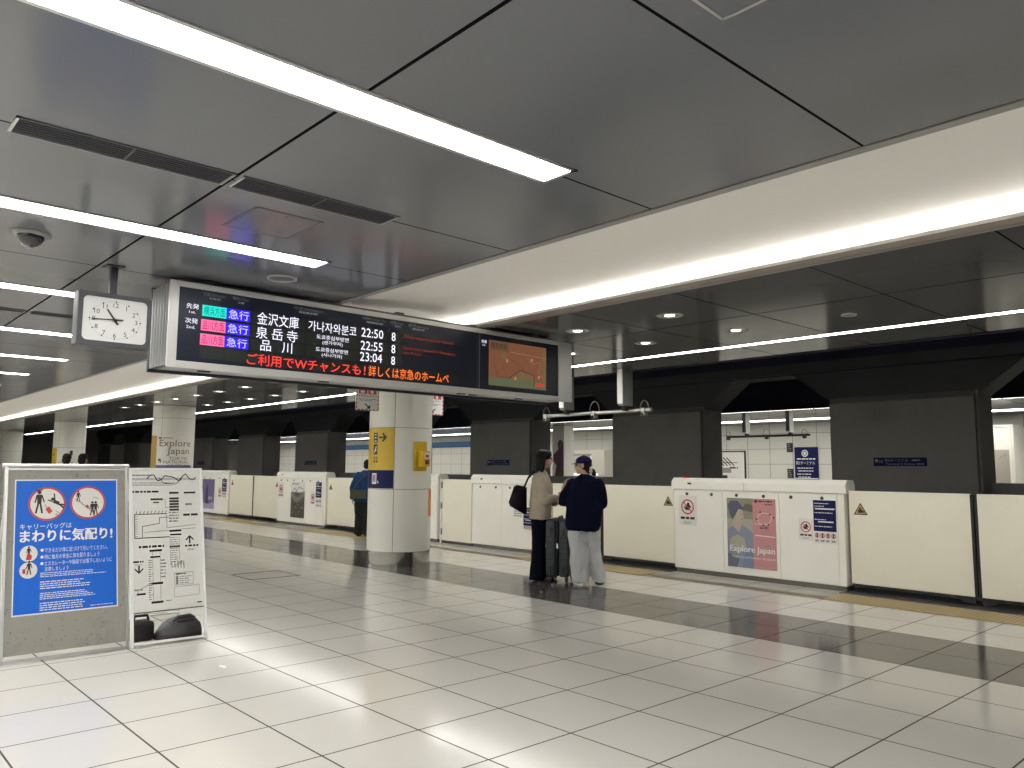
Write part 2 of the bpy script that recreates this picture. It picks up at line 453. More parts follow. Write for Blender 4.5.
# downlights: two rows on a 1.2 m grid
n = 0
for row, y in ((0, 6.13), (1, 7.3)):
    for k in range(0, 17):
        x = -2.06 - 1.2 * k - .006
        if row == 1 and k == 1: continue
        if k < 2 and row == 0: continue
        if k == 0: continue
        if min(math.hypot(x - q, y - 6.951) for q in (-10.16, -20.05, -29.95, -40.0)) < .8: continue
        rn = 'row nearer the white cove' if row == 0 else 'row nearer the line lamp'
        t = root('downlight', f'small round recessed downlight, {ORD[k - 1]} from the right in the {rn}', 'downlight', (x, y, ZC), group='round downlights over the platform')
        MB().lathe([(.08, .004), (.085, -.005), (.125, -.004), (.132, 0)], (0, 0, 0), M_alu, 28).build('bezel', t)
        MB().lathe([(.0001, .003), (.05, .001), (.08, .004)], (0, 0, 0), M_alu, 24).lathe([(.0001, -.003), (.05, -.002), (.056, .003)], (0, 0, 0), M_down, 20).build('lens', t)
def ring_speaker(name, x, y, r, label, cat):
    t = root(name, label, cat, (x, y, ZC))
    MB().lathe([(r * .8, -.001), (r * .84, -.012), (r, -.01), (r * 1.02, 0)], (0, 0, 0), pmat('speaker_rim', (.32, .32, .33), .4) if r > .1 else M_alu, 32).build('rim', t)
    MB().lathe([(.0001, -.004), (r * .82, -.003)], (0, 0, 0), M_darkgrey, 24).build('grille', t)
ring_speaker('ceiling_speaker', -5.658, 2.725, .115, 'round white rimmed speaker in the ceiling above the departure sign', 'speaker')
ring_speaker('smoke_detector', -3.253, 7.299, .07, 'small round detector in the dark ceiling between downlights and line lamp', 'smoke detector')
# air slots
def slot(x, y0, y1, label, w=.2):
    t = root('ceiling_vent', label, 'vent', (x, (y0 + y1) / 2, ZC), group='long slot vents in the grey ceiling'); h = (y1 - y0) / 2
    f = MB()
    f.box((-w / 2, -h, -.006), (-w / 2 + .008, h, .01), M_grey).box((w / 2 - .010, -h, -.006), (w / 2, h, .01), M_darkgrey)
    f.box((-w / 2, -h, -.006), (w / 2, -h + .014, .01), M_alu).box((-w / 2, h - .014, -.006), (w / 2, h, .01), M_grey)
    f.build('frame', t)
    MB().box((-w / 2 + .012, -h + .014, -.002), (w / 2 - .014, h - .014, .004), pmat('vent_black', (.02, .02, .03), .6)).build('backing', t)
    g = MB()
    for i in range(6): g.box((-w / 2 + .03 + i * .027, -h + .014, -.005), (-w / 2 + .036 + i * .027, h - .014, -.002), pmat('vent_blade', (.03, .03, .042), .5))
    g.box((-w / 2 + .012, -.006, -.0055), (w / 2 - .014, .006, -.002), M_dark)
    g.build('grille', t)
slot(-3.86, .59, 1.55, 'long dark slot vent in the ceiling left of the panel joint')
slot(-3.86, 1.585, 2.535, 'long dark slot vent in the ceiling right of the panel joint')
slot(-8.66, .59, 1.55, 'dark slot vent seen beside the clock between two light strips', .12)
slot(-8.66, 1.585, 2.535, 'dark slot vent mostly hidden behind the clock', .12)
# flush hatches
def hatch(x0, x1, y0, y1, label, m):
    t = root('ceiling_hatch', label, 'ceiling hatch', ((x0 + x1) / 2, (y0 + y1) / 2, ZC)); a, b = (x1 - x0) / 2, (y1 - y0) / 2
    f = MB(); w = .012
    for p, q in (((-a, -b), (a, -b + w)), ((-a, b - w), (a, b)), ((-a, -b), (-a + w, b)), ((a - w, -b), (a, b))):
        f.box((p[0], p[1], -.003), (q[0], q[1], .005), m)
    f.build('frame', t)
    MB().box((-a + w + .004, -b + w + .004, -.0025), (a - w - .004, b - w - .004, .004), M_ceil).build('lid', t)
    MB().lathe([(.0001, -.005), (.012, -.004), (.013, -.002)], (a - .06, 0, 0), M_dark, 12).build('latch', t)
hatch(-4.65, -4.17, 1.835, 2.26, 'square access hatch with thin dark outline in the ceiling above the sign', M_darkgrey)
hatch(-1.337, -.74, 1.56, 2.15, 'access hatch with pale frame in the ceiling at the top edge', M_alu)
# dome camera
t = root('security_camera', 'dark dome security camera with pale ring on the ceiling left of the clock', 'security camera', (-5.656, 1.014, ZC))
MB().lathe([(.115, 0), (.113, -.016), (.09, -.022), (.075, -.020)], (0, 0, 0), M_grey, 32).build('mount_ring', t)
MB().lathe([(.078, -.016)] + [(.078 * math.cos(a), -.020 - .075 * math.sin(a)) for a in [i * math.pi / 16 for i in range(1, 8)]] + [(.0005, -.095)], (0, 0, 0), pmat('smoked_dome', (.01, .01, .015), .05, coat=1), 32).build('dome', t)

# ------------------------------------------------------------------ clock
M_clock = pmat('clock_case', (.05, .05, .058), .45)
t = root('hanging_clock', 'square station clock in a dark frame hung from the ceiling beside the departure sign', 'clock', (-6.12, 1.668, 2.512))
MB().box((-.13, -.252, -.195), (-.008, .252, .195), M_clock, .008).build('case', t)
fr = MB()
def rrect(hw, hh, r, n=6):
    P = []
    for cx, cy, a in ((hw - r, hh - r, 0), (-hw + r, hh - r, 90), (-hw + r, -hh + r, 180), (hw - r, -hh + r, 270)):
        for i in range(n + 1): th = R(a + 90 * i / n); P.append((cx + r * math.cos(th), cy + r * math.sin(th)))
    return P
po = rrect(.25, .193, .004); pi = rrect(.217, .160, .035)
fr.add([(0, y, z) for y, z in po] + [(.0, y, z) for y, z in pi] + [(-.012, y, z) for y, z in po] + [(-.006, y, z) for y, z in pi],
       [(i, (i + 1) % 28, (i + 1) % 28 + 28, i + 28) for i in range(28)] + [(i, i + 56, (i + 1) % 28 + 56, (i + 1) % 28) for i in range(28)] + [(i + 28, (i + 1) % 28 + 28, (i + 1) % 28 + 84, i + 84) for i in range(28)], M_clock)
fr.build('bezel', t)
dial = MB(); p = Pn(dial, (-.007, 0, 0), (0, 1, 0), (0, 0, 1))
p.poly(rrect(.218, .161, .035), pmat('clock_face', (.66, .66, .64), .4), 1)
dial.build('dial', t)
nm = MB(); p = Pn(nm, (-.007, 0, 0), (0, 1, 0), (0, 0, 1))
ea, eb = .172, .137
for k in range(60):
    a = R(90 - 6 * k); u, v = ea * math.cos(a), eb * math.sin(a)
    p.circ(u, v, .006 if k % 5 == 0 else .0022, M_print_k, 2, 10)
for k in range(1, 13):
    a = R(90 - 30 * k); p.textc(str(k), .145 * math.cos(a), .111 * math.sin(a), .033, M_print_k, 2)
nm.build('numerals', t)
def hand(name, u0, v0, u1, v1, w0, w1, dx):
    h = MB(); d = Vector((u1 - u0, v1 - v0)).normalized(); nn = Vector((-d.y, d.x))
    pts = [(dx, u0 + nn.x * w0, v0 + nn.y * w0), (dx, u0 - nn.x * w0, v0 - nn.y * w0), (dx, u1 - nn.x * w1, v1 - nn.y * w1), (dx, u1 + nn.x * w1, v1 + nn.y * w1)]
    h.prism(pts, (.003, 0, 0), M_print_k); h.build(name, t)
hand('minute_hand', .052, .007, -.160, -.006, .005, .003, .002)
hand('hour_hand', .018, -.03, -.058, .076, .007, .0055, -.003)
MB().lathe([(.0001, .008), (.01, .006), (.011, -.004)], (0, 0, 0), M_print_k, 16, 'X').build('pivot', t)
MB().box((-.095, -.038, .195), (-.045, .012, ZC - 2.512), pmat('dark_pole', (.03, .03, .045), .35), .004).build('pole', t)
MB().box((-.13, -.075, ZC - 2.512 - .012), (-.01, .05, ZC - 2.512), M_clock).build('ceiling_plate', t)

# ------------------------------------------------------------------ departure sign
SX = -6.1
t = root('departure_sign', 'long hanging electronic departure sign with silver frame showing train times', 'departure sign', (SX, 0, 0))
ya, yb, za, zb = 2.035, 6.50, 2.205, 2.882
M_signpanel = pmat('sign_black_panel', (.007, .012, .028), .35, spec=.35)
M_cell = pmat('led_cell_off', (.012, .016, .012), .5)
M_frame = pmat('silver_frame', (.56, .56, .54), .35, .3)
c = MB()
c.box((-.40, ya + .02, za + .02), (-.024, yb - .01, zb - .02), M_frame)
c.build('housing', t)
f = MB()
py0, py1, pz0, pz1 = 2.105, 6.285, 2.262, 2.838
f.box((-.03, py0, pz1), (0, py1, zb), M_frame, .004).box((-.03, py0, za), (0, py1, pz0), M_frame, .004)
f.box((-.03, ya, za), (0, py0, zb), M_frame, .004).box((-.03, py1, za), (0, yb, zb), M_frame, .004)
f.build('front_frame', t)
e = MB()
for i in range(6): e.tube([(-.065 - i * .063, ya + .026, za + .02), (-.065 - i * .063, ya + .026, zb - .02)], .031, pmat('ribbed_metal', (.24, .24, .24), .35, 1.), 10)
e.build('ribbed_end', t)
MB().box((-.435, ya - .005, za - .005), (-.40, yb, zb), pmat('sign_rear_dark', (.02, .02, .03), .5)).build('rear_frame', t)
b = MB()
b.box((-.36, ya + .1, zb - .02), (-.07, yb - .3, ZC - .012), M_darkgrey)
for i in range(5): b.box((-.38, ya + .3 + i * .9, ZC - .014), (-.05, ya + .38 + i * .9, ZC), M_dark)
b.build('hanging_rail', t)
u = MB()
for y in (2.35, 3.4, 4.95, 5.1, 5.75): u.box((-.1, y - .045, za - .008), (-.06, y + .045, za + .001), M_black)
u.build('latch', t)
s = MB(); p = Pn(s, (-.012, 0, 0), (0, 1, 0), (0, 0, 1))
s.box((-.02, py0 - .01, pz0 - .01), (-.013, py1 + .01, pz1 + .01), M_signpanel)
p.rect(5.128, pz0, 5.134, pz1, M_grey, 2); p.rect(5.09, pz0, 5.128, pz1, pmat('sign_navy', (.01, .016, .04), .4), 1)
for zt, zb_ in ((2.725, 2.625), (2.612, 2.512), (2.498, 2.402)):
    for a, b_ in ((2.69, 3.17), (3.18, 3.71), (3.72, 4.02), (4.03, 4.18)): p.rect(a, zb_, b_, zt, M_cell, 1)
p.rect(2.283, 2.296, 2.472, 2.388, M_cell, 1); p.rect(2.48, 2.296, 2.66, 2.388, M_cell, 1); p.rect(2.67, 2.285, 4.85, 2.388, pmat('led_row_off', (.009, .011, .012), .5), 1)
s.build('display_panel', t)
LED = lambda n, c_, k: pmat('led_' + n, (.004, .004, .004), .6, spec=.05, emit=c_, estr=k)
L_w = LED('white', (.86, .86, 1.), 1.1); L_r = LED('red', (1., .05, .035), 1.3); L_o = LED('orange', (1., .19, .035), 1.2)
L_cy = LED('cyan', (.02, .72, .6), 1.0); L_pk = LED('pink', (1., .16, .36), 1.0); L_bl = LED('blue', (.03, .015, 1.), 1.0)
L_do = LED('dim_orange', (.35, .05, .015), .8); L_cyd = LED('cyan_dark', (.0, .30, .28), .5); L_pkd = LED('pink_dark', (.45, .02, .12), .6); L_bw = LED('blue_white', (.75, .7, 1.), .9)
L_g = LED('caption', (.20, .20, .22), .6)
def led(name, fn, parent=t):
    s = MB(); fn(Pn(s, (-.0115, 0, 0), (0, 1, 0), (0, 0, 1))); return s.build(name, parent)
for (a, b_, c_, d_), L1, L2, tx in (((2.288, 2.632, 2.482, 2.720), L_cy, L_cyd, '横浜方面'), ((2.283, 2.516, 2.479, 2.606), L_pk, L_pkd, '品川方面'), ((2.281, 2.402, 2.475, 2.492), L_pk, L_pkd, '品川方面'),
        ((2.487, 2.629, 2.679, 2.721), L_bl, L_bw, '急行'), ((2.483, 2.514, 2.678, 2.606), L_bl, L_bw, '急行'), ((2.479, 2.402, 2.672, 2.492), L_bl, L_bw, '急行')):
    o = led('service_block', lambda p: p.rect(a, b_, c_, d_, L1, 2)); led('lettering', lambda p: p.text(tx, a + .013, b_ + .009, c_ - .011, d_ - .009, L2, 3), o)
led('destination', lambda p: p.text('金沢文庫', 2.739, 2.624, 3.110, 2.728, L_w, 3))
led('destination', lambda p: [p.text(ch, x, 2.508, x + .1, 2.606, L_w, 3) for ch, x in (('泉', 2.734), ('岳', 2.87), ('寺', 3.005))])
led('destination', lambda p: [p.text(ch, x, 2.408, x + .092, 2.498, L_w, 3) for ch, x in (('品', 2.776), ('川', 2.966))])
led('translation', lambda p: p.text('가나자와분코', 3.201, 2.628, 3.676, 2.718, L_w, 3))
led('translation', lambda p: (p.text('도쿄중심부방면', 3.281, 2.566, 3.598, 2.604, L_w, 3), p.text('(센가쿠지)', 3.34, 2.518, 3.54, 2.557, L_w, 3)))
led('translation', lambda p: (p.text('도쿄중심부방면', 3.277, 2.457, 3.594, 2.494, L_w, 3), p.text('(시나가와)', 3.336, 2.41, 3.536, 2.448, L_w, 3)))
for tx, v, d in (('22:50', 2.679, 0), ('22:55', 2.559, .004), ('23:04', 2.456, .008)):
    led('departure_time', lambda p: p.text(tx, 3.728 - d, v - .041, 3.962 - d, v + .041, L_w, 3))
for v in (2.675, 2.559, 2.450): led('car_count', lambda p: p.text('8', 4.055, v - .04, 4.098, v + .04, L_w, 3))
led('order_caption', lambda p: (p.text('先発', 2.165, 2.676, 2.262, 2.717, L_w, 3), p.text('1st.', 2.188, 2.640, 2.238, 2.660, L_w, 3)))
led('order_caption', lambda p: (p.text('次発', 2.160, 2.560, 2.258, 2.602, L_w, 3), p.text('2nd.', 2.170, 2.520, 2.240, 2.543, L_w, 3)))
led('order_caption', lambda p: (p.text('先発', 5.155, 2.742, 5.226, 2.775, L_w, 3), p.text('1st.', 5.17, 2.712, 5.21, 2.73, L_w, 3)))
led('scrolling_message', lambda p: p.text('ご利用でWチャンスも！', 2.665, 2.282, 3.78, 2.378, L_r, 3))
led('scrolling_message', lambda p: p.text('詳しくは京急のホームペ', 3.815, 2.284, 4.735, 2.382, L_o, 3))
led('remark', lambda p: p.text('Direct train bound for Haneda,', 4.198, 2.675, 4.80, 2.706, L_do, 3))
led('remark', lambda p: (p.text('Direct train bound for Shinagawa,', 4.189, 2.564, 4.815, 2.597, L_do, 3), p.text('the Tokyo.', 4.19, 2.522, 4.41, 2.55, L_do, 3)))
for tx, a, b_ in (('方面 Direction', 2.29, 2.47), ('種別 Type', 2.525, 2.665), ('行 先 Destination', 3.06, 3.34), ('発車時刻 Dep. Time', 3.73, 3.99), ('両数 Cars', 4.04, 4.18), ('備 考 Remarks', 4.24, 4.48)):
    led('column_caption', lambda p: (p.text(tx, a, 2.795, b_, 2.822, L_g, 3), p.lines(a + .05, 2.768, b_ - .03, 2.788, 1, L_g, 3, .8, seed=int(a * 100))))
# map screen
s = MB(); p = Pn(s, (-.0115, 0, 0), (0, 1, 0), (0, 0, 1))
S_ = lambda n, c_: pmat('screen_' + n, (.004, .004, .004), .4, spec=.1, emit=c_, estr=1.)
a0, a1, b0, b1 = 5.255, 6.095, 2.312, 2.785
p.rect(a0, b0, a1, b1, S_('brown', (.15, .060, .032)), 2)
p.rect(a0, b0, a1, b0 + .085, S_('green', (.085, .095, .05)), 3); p.rect(a1 - .06, b0 + .1, a1, b1 - .05, S_('olive', (.13, .085, .04)), 3)
p.rect(a0 + .01, b1 - .1, a0 + .28, b1 - .005, S_('title', (.10, .055, .03)), 3); p.text('東京京浜', a0 + .03, b1 - .082, a0 + .25, b1 - .02, S_('ink', (.02, .01, .008)), 4)
ink = S_('ink', (.02, .01, .008)); red = S_('redarea', (.35, .05, .025)); pale = S_('pale', (.34, .16, .09))
p.poly([(a0 + .28, b0 + .09), (a0 + .45, b0 + .19), (a0 + .64, b0 + .15), (a0 + .64, b0 + .085)], S_('olive', (.13, .085, .04)), 4)
p.path([(a0 + .28, b0 + .09), (a0 + .45, b0 + .19), (a0 + .65, b0 + .15), (a0 + .65, b0 + .03)], .007, ink, 5)
p.rect(a0 + .67, b0 + .03, a1 - .03, b0 + .07, red, 4); p.poly([(a0 + .16, b1 - .17), (a0 + .22, b1 - .11), (a0 + .27, b1 - .2)], S_('olive', (.13, .085, .04)), 4)
p.path([(a0 + .3, b1 - .1), (a1, b1 - .12)], .004, pale, 4); p.path([(a0 + .28, b1 - .16), (a0 + .5, b0 + .2), (a0 + .56, b0 + .08)], .003, ink, 4)
p.path([(a0 + .05, b1 - .16), (a0 + .12, b0 + .1), (a0 + .3, b0 + .09)], .003, ink, 4); p.path([(a0 + .2, b0 + .22), (a0 + .25, b0 + .09)], .003, ink, 4)
p.path([(a0 + .55, b1 - .14), (a0 + .62, b1 - .2), (a0 + .76, b1 - .17), (a0 + .72, b1 - .28), (a0 + .8, b0 + .12)], .003, pale, 4)
for a, b_ in ((.24, .26), (.6, .3), (.36, .08), (.71, .12)): p.text('◆', a0 + a, b0 + b_, a0 + a + .03, b0 + b_ + .035, pale, 5) if False else p.rect(a0 + a, b0 + b_, a0 + a + .03, b0 + b_ + .03, pale, 5)
s.build('map_screen', t)
# ------------------------------------------------------------------ platform gates
YG = 9.47
def kn(b, x, z, y=YG):
    b.lathe([(.022, 0), (.022, -.006), (.014, -.008), (.0001, -.006)], (x, y, z), M_dark, 14, 'Y')
def poster_part(parent, name, x0, z0, x1, z1, base, y=YG - .006):
    """a thin printed sheet; returns child and a printing surface"""
    b = MB(); b.box((x0, y, z0), (x1, y + .004, z1), base); o = b.build(name, parent)
    l = MB(); return o, l, Pn(l, (0, y, 0), (1, 0, 0), (0, 0, 1), lift=.0012)
def nogo_sticker(parent, x0, z0, x1, z1):
    o, l, p = poster_part(parent, 'warning_sticker', x0, z0, x1, z1, M_paper)
    w = x1 - x0; cx = (x0 + x1) / 2; cz = z1 - w * .55; r = w * .36
    p.ring(cx, cz, r * .82, r, M_print_r, 2)
    p.rect(cx - r * .32, cz - r * .42, cx + r * .35, cz + r * .3, M_print_k, 1); p.circ(cx + r * .1, cz + r * .38, r * .2, M_print_k, 1)
    p.line(cx - r * .3, cz - r * .3, cx - r * .55, cz + r * .1, r * .16, M_print_k, 1); p.line(cx + r * .3, cz + r * .2, cx + r * .55, cz - .1 * r, r * .16, M_print_k, 1)
    p.line(cx - r * .6, cz + r * .6, cx + r * .6, cz - r * .6, r * .15, M_print_r, 3)
    zt = cz - r * 1.25
    p.lines(x0 + w * .1, zt - w * .16, x1 - w * .1, zt, 1, M_print_k, 2, .7, 3, .05); p.lines(x0 + w * .25, z0 + .02, x1 - w * .25, zt - w * .24, 2, M_print_g, 2, .5, 4)
    l.build('pictogram', o); return o
def rule_sticker(parent, x0, z0, x1, z1, zm):
    o, l, p = poster_part(parent, 'information_sticker', x0, z0, x1, z1, M_paper)
    p.rect(x0, zm, x1, z1, M_navyp, 1); w = x1 - x0; h = z1 - zm
    for f, a, c, n in ((.92, .05, .75, 1), (.83, .05, .5, 1), (.62, .05, .85, 1), (.40, .05, .6, 1), (.18, .05, .85, 1)):
        p.lines(x0 + w * a, zm + h * (f - .05), x0 + w * c, zm + h * f, n, M_print_w, 2, .5, int(f * 50), .1)
    p.rect(x0 + w * .08, zm + h * .70, x1 - w * .06, zm + h * .745, M_print_w, 2); p.rect(x0 + w * .2, zm + h * .285, x1 - w * .12, zm + h * .325, M_print_w, 2)
    hh = zm - z0
    for i in range(4):
        cx = x0 + w * (.14 + .24 * i)
        p.ring(cx, zm - hh * .35, w * .07, w * .1, M_print_r, 2); p.rect(cx - w * .03, zm - hh * .5, cx + w * .03, zm - hh * .2, M_print_k, 2); p.lines(cx - w * .09, z0 + hh * .1, cx + w * .09, z0 + hh * .35, 1, M_print_g, 2, .6, i)
    l.build('lettering', o)
def gate_cabinet(x0, x1, label, panels, knobs, lamp=False):
    t = root('gate_cabinet', label, 'platform gate cabinet', ((x0 + x1) / 2, 0, 0), group='platform gate cabinets')
    cx = (x0 + x1) / 2; a, b = x0 - cx, x1 - cx
    MB().box((a + .02, YG + .012, .062), (b - .02, 9.715, 1.17), M_creamw, .006).build('body', t)
    MB().box((a + .035, YG + .03, 0), (b - .035, 9.70, .062), pmat('plinth_metal', (.17, .16, .14), .45, .3)).build('plinth', t)
    cap = MB(); pr = [(YG - .004, 1.175), (YG - .004, 1.275), (YG + .05, 1.335), (9.69, 1.335), (9.725, 1.275), (9.725, 1.175)]
    cap.prism([(a - .01, y, z) for y, z in pr], (b - a + .02, 0, 0), M_creamw)
    cap.box((a + .42 * (b - a) + .1, YG - .0055, 1.178), (a + .42 * (b - a) + .104, YG, 1.272), M_grey)
    cap.build('cap', t)
    xs = [x - cx for x in panels]
    for u, v in zip(xs, xs[1:]):
        pn = MB().box((u + .004, YG, .07), (v - .004, YG + .02, 1.152), M_creamw, .003).build('access_panel', t)
    for x in knobs: 
        k = MB(); kn(k, x - cx, 1.11, YG - .001); k.build('lock', t)
    k = MB().box((-.0 + a + .27, YG - .007, 1.243), (a + .33, YG + .0, 1.268), M_black); k.build('indicator_slot', t)
    if lamp:
        k = MB(); k.lathe([(.055, 0), (.055, .012), (.035, .035), (.0001, .04)], (a + .19, YG + .09, 1.334), pmat('red_lens', (.45, .02, .02), .2), 20); k.build('warning_lamp', t)
    return t, cx
def off(P, cx): return [x - cx for x in P]
def leaf(x0, x1, label, tri=None):
    t = root('sliding_gate', label, 'platform gate', ((x0 + x1) / 2, 9.53, 0), group='sliding platform gates'); h = (x1 - x0) / 2
    MB().box((-h, 0, .105), (h, .05, 1.195), M_cream, .004).build('panel', t)
    MB().box((-h, -.004, 1.195), (h, .054, 1.208), M_creamw, .002).build('top_rail', t)
    s = 1 if tri == 'l' else -1      # meeting edge is on the side away from the cabinet
    m = h * s
    MB().box((m - .0 if s < 0 else m, .002, .1), (m + s * .028, .048, 1.2), M_rubber).build('rubber_edge', t)
    f = MB(); f.prism([(m, .01, .105), (m - s * .22, .01, .105), (m - s * .10, .01, .03), (m, .01, .03)], (0, .03, 0), M_black); f.build('foot', t)
    b = MB(); p = Pn(b, (0, -.001, 0), (1, 0, 0), (0, 0, 1)); c = (-h + .14) if s > 0 else (h - .09)
    if c > h - .1: c = h - .1
    p.poly([(c - .085, .925), (c + .085, .925), (c, 1.07)], M_print_k, 1); p.poly([(c - .066, .936), (c + .066, .936), (c, 1.05)], pmat('sticker_ochre', (.50, .33, .10), .5), 2)
    p.rect(c - .03, .948, c + .02, .985, M_print_k, 3); p.line(c - .01, .99, c + .045, .955, .02, M_print_k, 3); p.circ(c - .005, 1.0, .012, M_print_k, 3, 10)
    b.build('warning_triangle', t)
    return t
def explore_poster(t, x0, z0, x1, z1, cx):
    o, l, p = poster_part(t, 'poster', x0 - cx, z0, x1 - cx, z1, M_paper); a, b = x0 - cx, x1 - cx; w = b - a; h = z1 - z0
    C_ = lambda n, c: pmat('poster_' + n, c, .5)
    m = a + w * .54
    p.rect(a, z0, m, z1, C_('haze', (.30, .29, .21)), 1); p.rect(m, z0, b, z1, C_('rose', (.60, .28, .285)), 1)
    p.rect(a, z0 + h * .42, m, z0 + h * .70, C_('fog', (.42, .40, .34)), 2)
    p.poly([(a + w * .3, z0 + h * .83), (m, z0 + h * .80), (m, z0 + h * .9), (a + w * .4, z0 + h * .93)], C_('moss', (.15, .14, .10)), 2)
    # a person in a pale blue robe, seen in profile
    p.poly([(a, z0), (m, z0), (m, z0 + h * .50), (a + w * .36, z0 + h * .60), (a + w * .12, z0 + h * .60), (a, z0 + h * .52)], C_('robe', (.26, .30, .38)), 3)
    p.poly([(a + w * .05, z0 + h * .40), (a + w * .2, z0 + h * .47), (a + w * .36, z0 + h * .42), (a + w * .40, z0 + h * .28), (a + w * .25, z0 + h * .2), (a + w * .06, z0 + h * .26)], C_('sleeve', (.44, .42, .33)), 4)
    p.poly([(a + w * .1, z0 + h * .60), (a + w * .26, z0 + h * .5), (a + w * .32, z0 + h * .66), (a + w * .16, z0 + h * .72)], C_('skin', (.52, .43, .35)), 4)
    p.poly([(a + w * .14, z0 + h * .72), (a + w * .22, z0 + h * .64), (a + w * .31, z0 + h * .63), (a + w * .345, z0 + h * .68), (a + w * .355, z0 + h * .74), (a + w * .34, z0 + h * .82), (a + w * .25, z0 + h * .86)], C_('skin', (.52, .43, .35)), 5)
    p.poly([(a + w * .02, z0 + h * .90), (a + w * .09, z0 + h * .96), (a + w * .24, z0 + h * .96), (a + w * .33, z0 + h * .88), (a + w * .345, z0 + h * .83), (a + w * .25, z0 + h * .84), (a + w * .17, z0 + h * .74), (a + w * .12, z0 + h * .68), (a + w * .06, z0 + h * .76)], C_('hair', (.11, .12, .17)), 6)
    p.rect(a + w * .29, z0 + h * .765, a + w * .335, z0 + h * .775, C_('hair', (.11, .12, .17)), 7)
    p.rect(a + w * .3, z0 + h * .69, a + w * .335, z0 + h * .70, C_('lip', (.35, .12, .1)), 7)
    p.poly([(a, z0), (a + w * .2, z0), (a + w * .25, z0 + h * .12), (a, z0 + h * .2)], C_('robe_dark', (.15, .16, .2)), 4)
    p.poly([(a + w * .3, z0), (m, z0), (m, z0 + h * .3), (a + w * .36, z0 + h * .2)], C_('robe_blue', (.20, .25, .36)), 4)
    [p.text('Explore Japan', a + w * .06 + d, z0 + h * .20, b - w * .03 + d, z0 + h * .315, M_print_w, 9 + 100 * d) for d in (-.004, 0, .004)]
    p.text('TOKYO NATIONAL MUSEUM', a + w * .1, z0 + h * .135, b - w * .01, z0 + h * .165, M_print_w, 9)
    p.rect(m + w * .04, z1 - h * .055, m + w * .1, z1 - h * .02, M_print_k, 3); p.lines(m + w * .12, z1 - h * .05, b - w * .05, z1 - h * .022, 1, M_print_k, 3, .7, 2, .05); p.lines(m + w * .25, z1 - h * .09, b - w * .05, z1 - h * .07, 1, M_print_k, 3, .6, 5, .05)
    rr = random.Random(5); pts = []
    for i in range(15):
        th = 2 * math.pi * i / 14; pts.append((m + w * .23 + w * .13 * math.cos(th) * (1 + .3 * rr.random()), z0 + h * .715 + h * .07 * math.sin(th) * (1 + .4 * rr.random())))
    p.path(pts, .007, M_paper, 3)
    for u, v in ((.06, .70), (.14, .80), (.33, .77), (.30, .63), (.4, .73), (.2, .62)): p.rect(m + w * u, z0 + h * v, m + w * (u + .035), z0 + h * (v + .02), M_print_k, 4)
    p.rect(m + w * .03, z0 + h * .635, b - w * .12, z0 + h * .642, M_paper, 3); p.lines(m + w * .14, z0 + h * .57, m + w * .32, z0 + h * .61, 2, M_print_k, 3, .5, 8)
    p.line(m + w * .04, z0 + h * .478, b - w * .02, z0 + h * .466, .012, M_print_w, 3)
    p.poly([(m + w * .23, z0 + h * .32), (m + w * .35, z0 + h * .32), (m + w * .29, z0 + h * .365)], M_print_g, 3); p.lines(m + w * .05, z0 + h * .045, m + w * .3, z0 + h * .06, 1, M_print_g, 3, .5, 3)
    l.build('artwork', o)

# cabinet beside the suitcase, near right
t, cx = gate_cabinet(-6.90, -4.36, 'white gate cabinet with pink and blue poster and red lamp on top', [-6.82, -6.06, -5.228, -4.46], [-6.645, -6.239, -5.847, -5.446, -5.06, -4.649], True)
nogo_sticker(t, -6.783 - cx, .664, -6.487 - cx, 1.088)
explore_poster(t, -5.995, .16, -5.276, 1.075, cx)
nogo_sticker(t, -4.965 - cx, .579, -4.775 - cx, .852)
rule_sticker(t, -4.765 - cx, .555, -4.475 - cx, 1.085, .705)
t, cx = gate_cabinet(-11.48, -9.70, 'white gate cabinet behind the woman with the black tote bag', [-11.40, -10.61, -9.78], [-11.213, -10.777, -10.399, -9.98])
o, l, p = poster_part(t, 'information_sticker', -10.30 - cx, .60, -10.06 - cx, .78, M_paper); p.lines(-10.28 - cx, .61, -10.08 - cx, .77, 4, M_print_g, 1, .5, 2); l.build('lettering', o)
rule_sticker(t, -10.04 - cx, .40, -9.80 - cx, .78, .47)
t, cx = gate_cabinet(-14.05, -12.52, 'white gate cabinet mostly hidden behind the yellow and white pillar', [-13.97, -13.2, -12.55], [-13.7, -13.0])
t, cx = gate_cabinet(-19.50, -16.95, 'white gate cabinet with a grey town photograph poster, left of the pillar', [-19.42, -18.75, -17.83, -17.05], [-19.25, -18.9, -18.55, -18.1, -17.7, -17.3])
nogo_sticker(t, -19.40 - cx, .66, -19.10 - cx, 1.05)
o, l, p = poster_part(t, 'poster', -18.68 - cx, .19, -17.96 - cx, 1.08, M_paper); a, b = -18.68 - cx, -17.96 - cx
p.rect(a, .19, b, .82, pmat('poster_sepia', (.10, .085, .065), .5), 1); p.poly([(a, .82), (a, .70), (a + .3, .55), (b, .74), (b, .86), (a + .35, .7)], pmat('poster_stone', (.22, .21, .19), .5), 2)
rr = random.Random(3)
for i in range(40): 
    u, v = a + rr.random() * .66, .2 + rr.random() * .4; p.rect(u, v, u + .05, v + .035, pmat('poster_roof', (.24, .2, .16), .5) if i % 2 else pmat('poster_dusk', (.05, .045, .04), .5), 3)
p.path([(a + .05, .80), (a + .2, .93), (a + .3, .86), (a + .42, .95), (b - .05, .9)], .02, M_print_g, 3); p.path([(a + .03, .72), (a + .25, .85), (a + .45, .80), (b - .04, .86)], .018, M_print_g, 3); p.lines(a + .05, 1.0, b - .2, 1.06, 1, M_print_g, 3, .5, 2)
l.build('artwork', o)
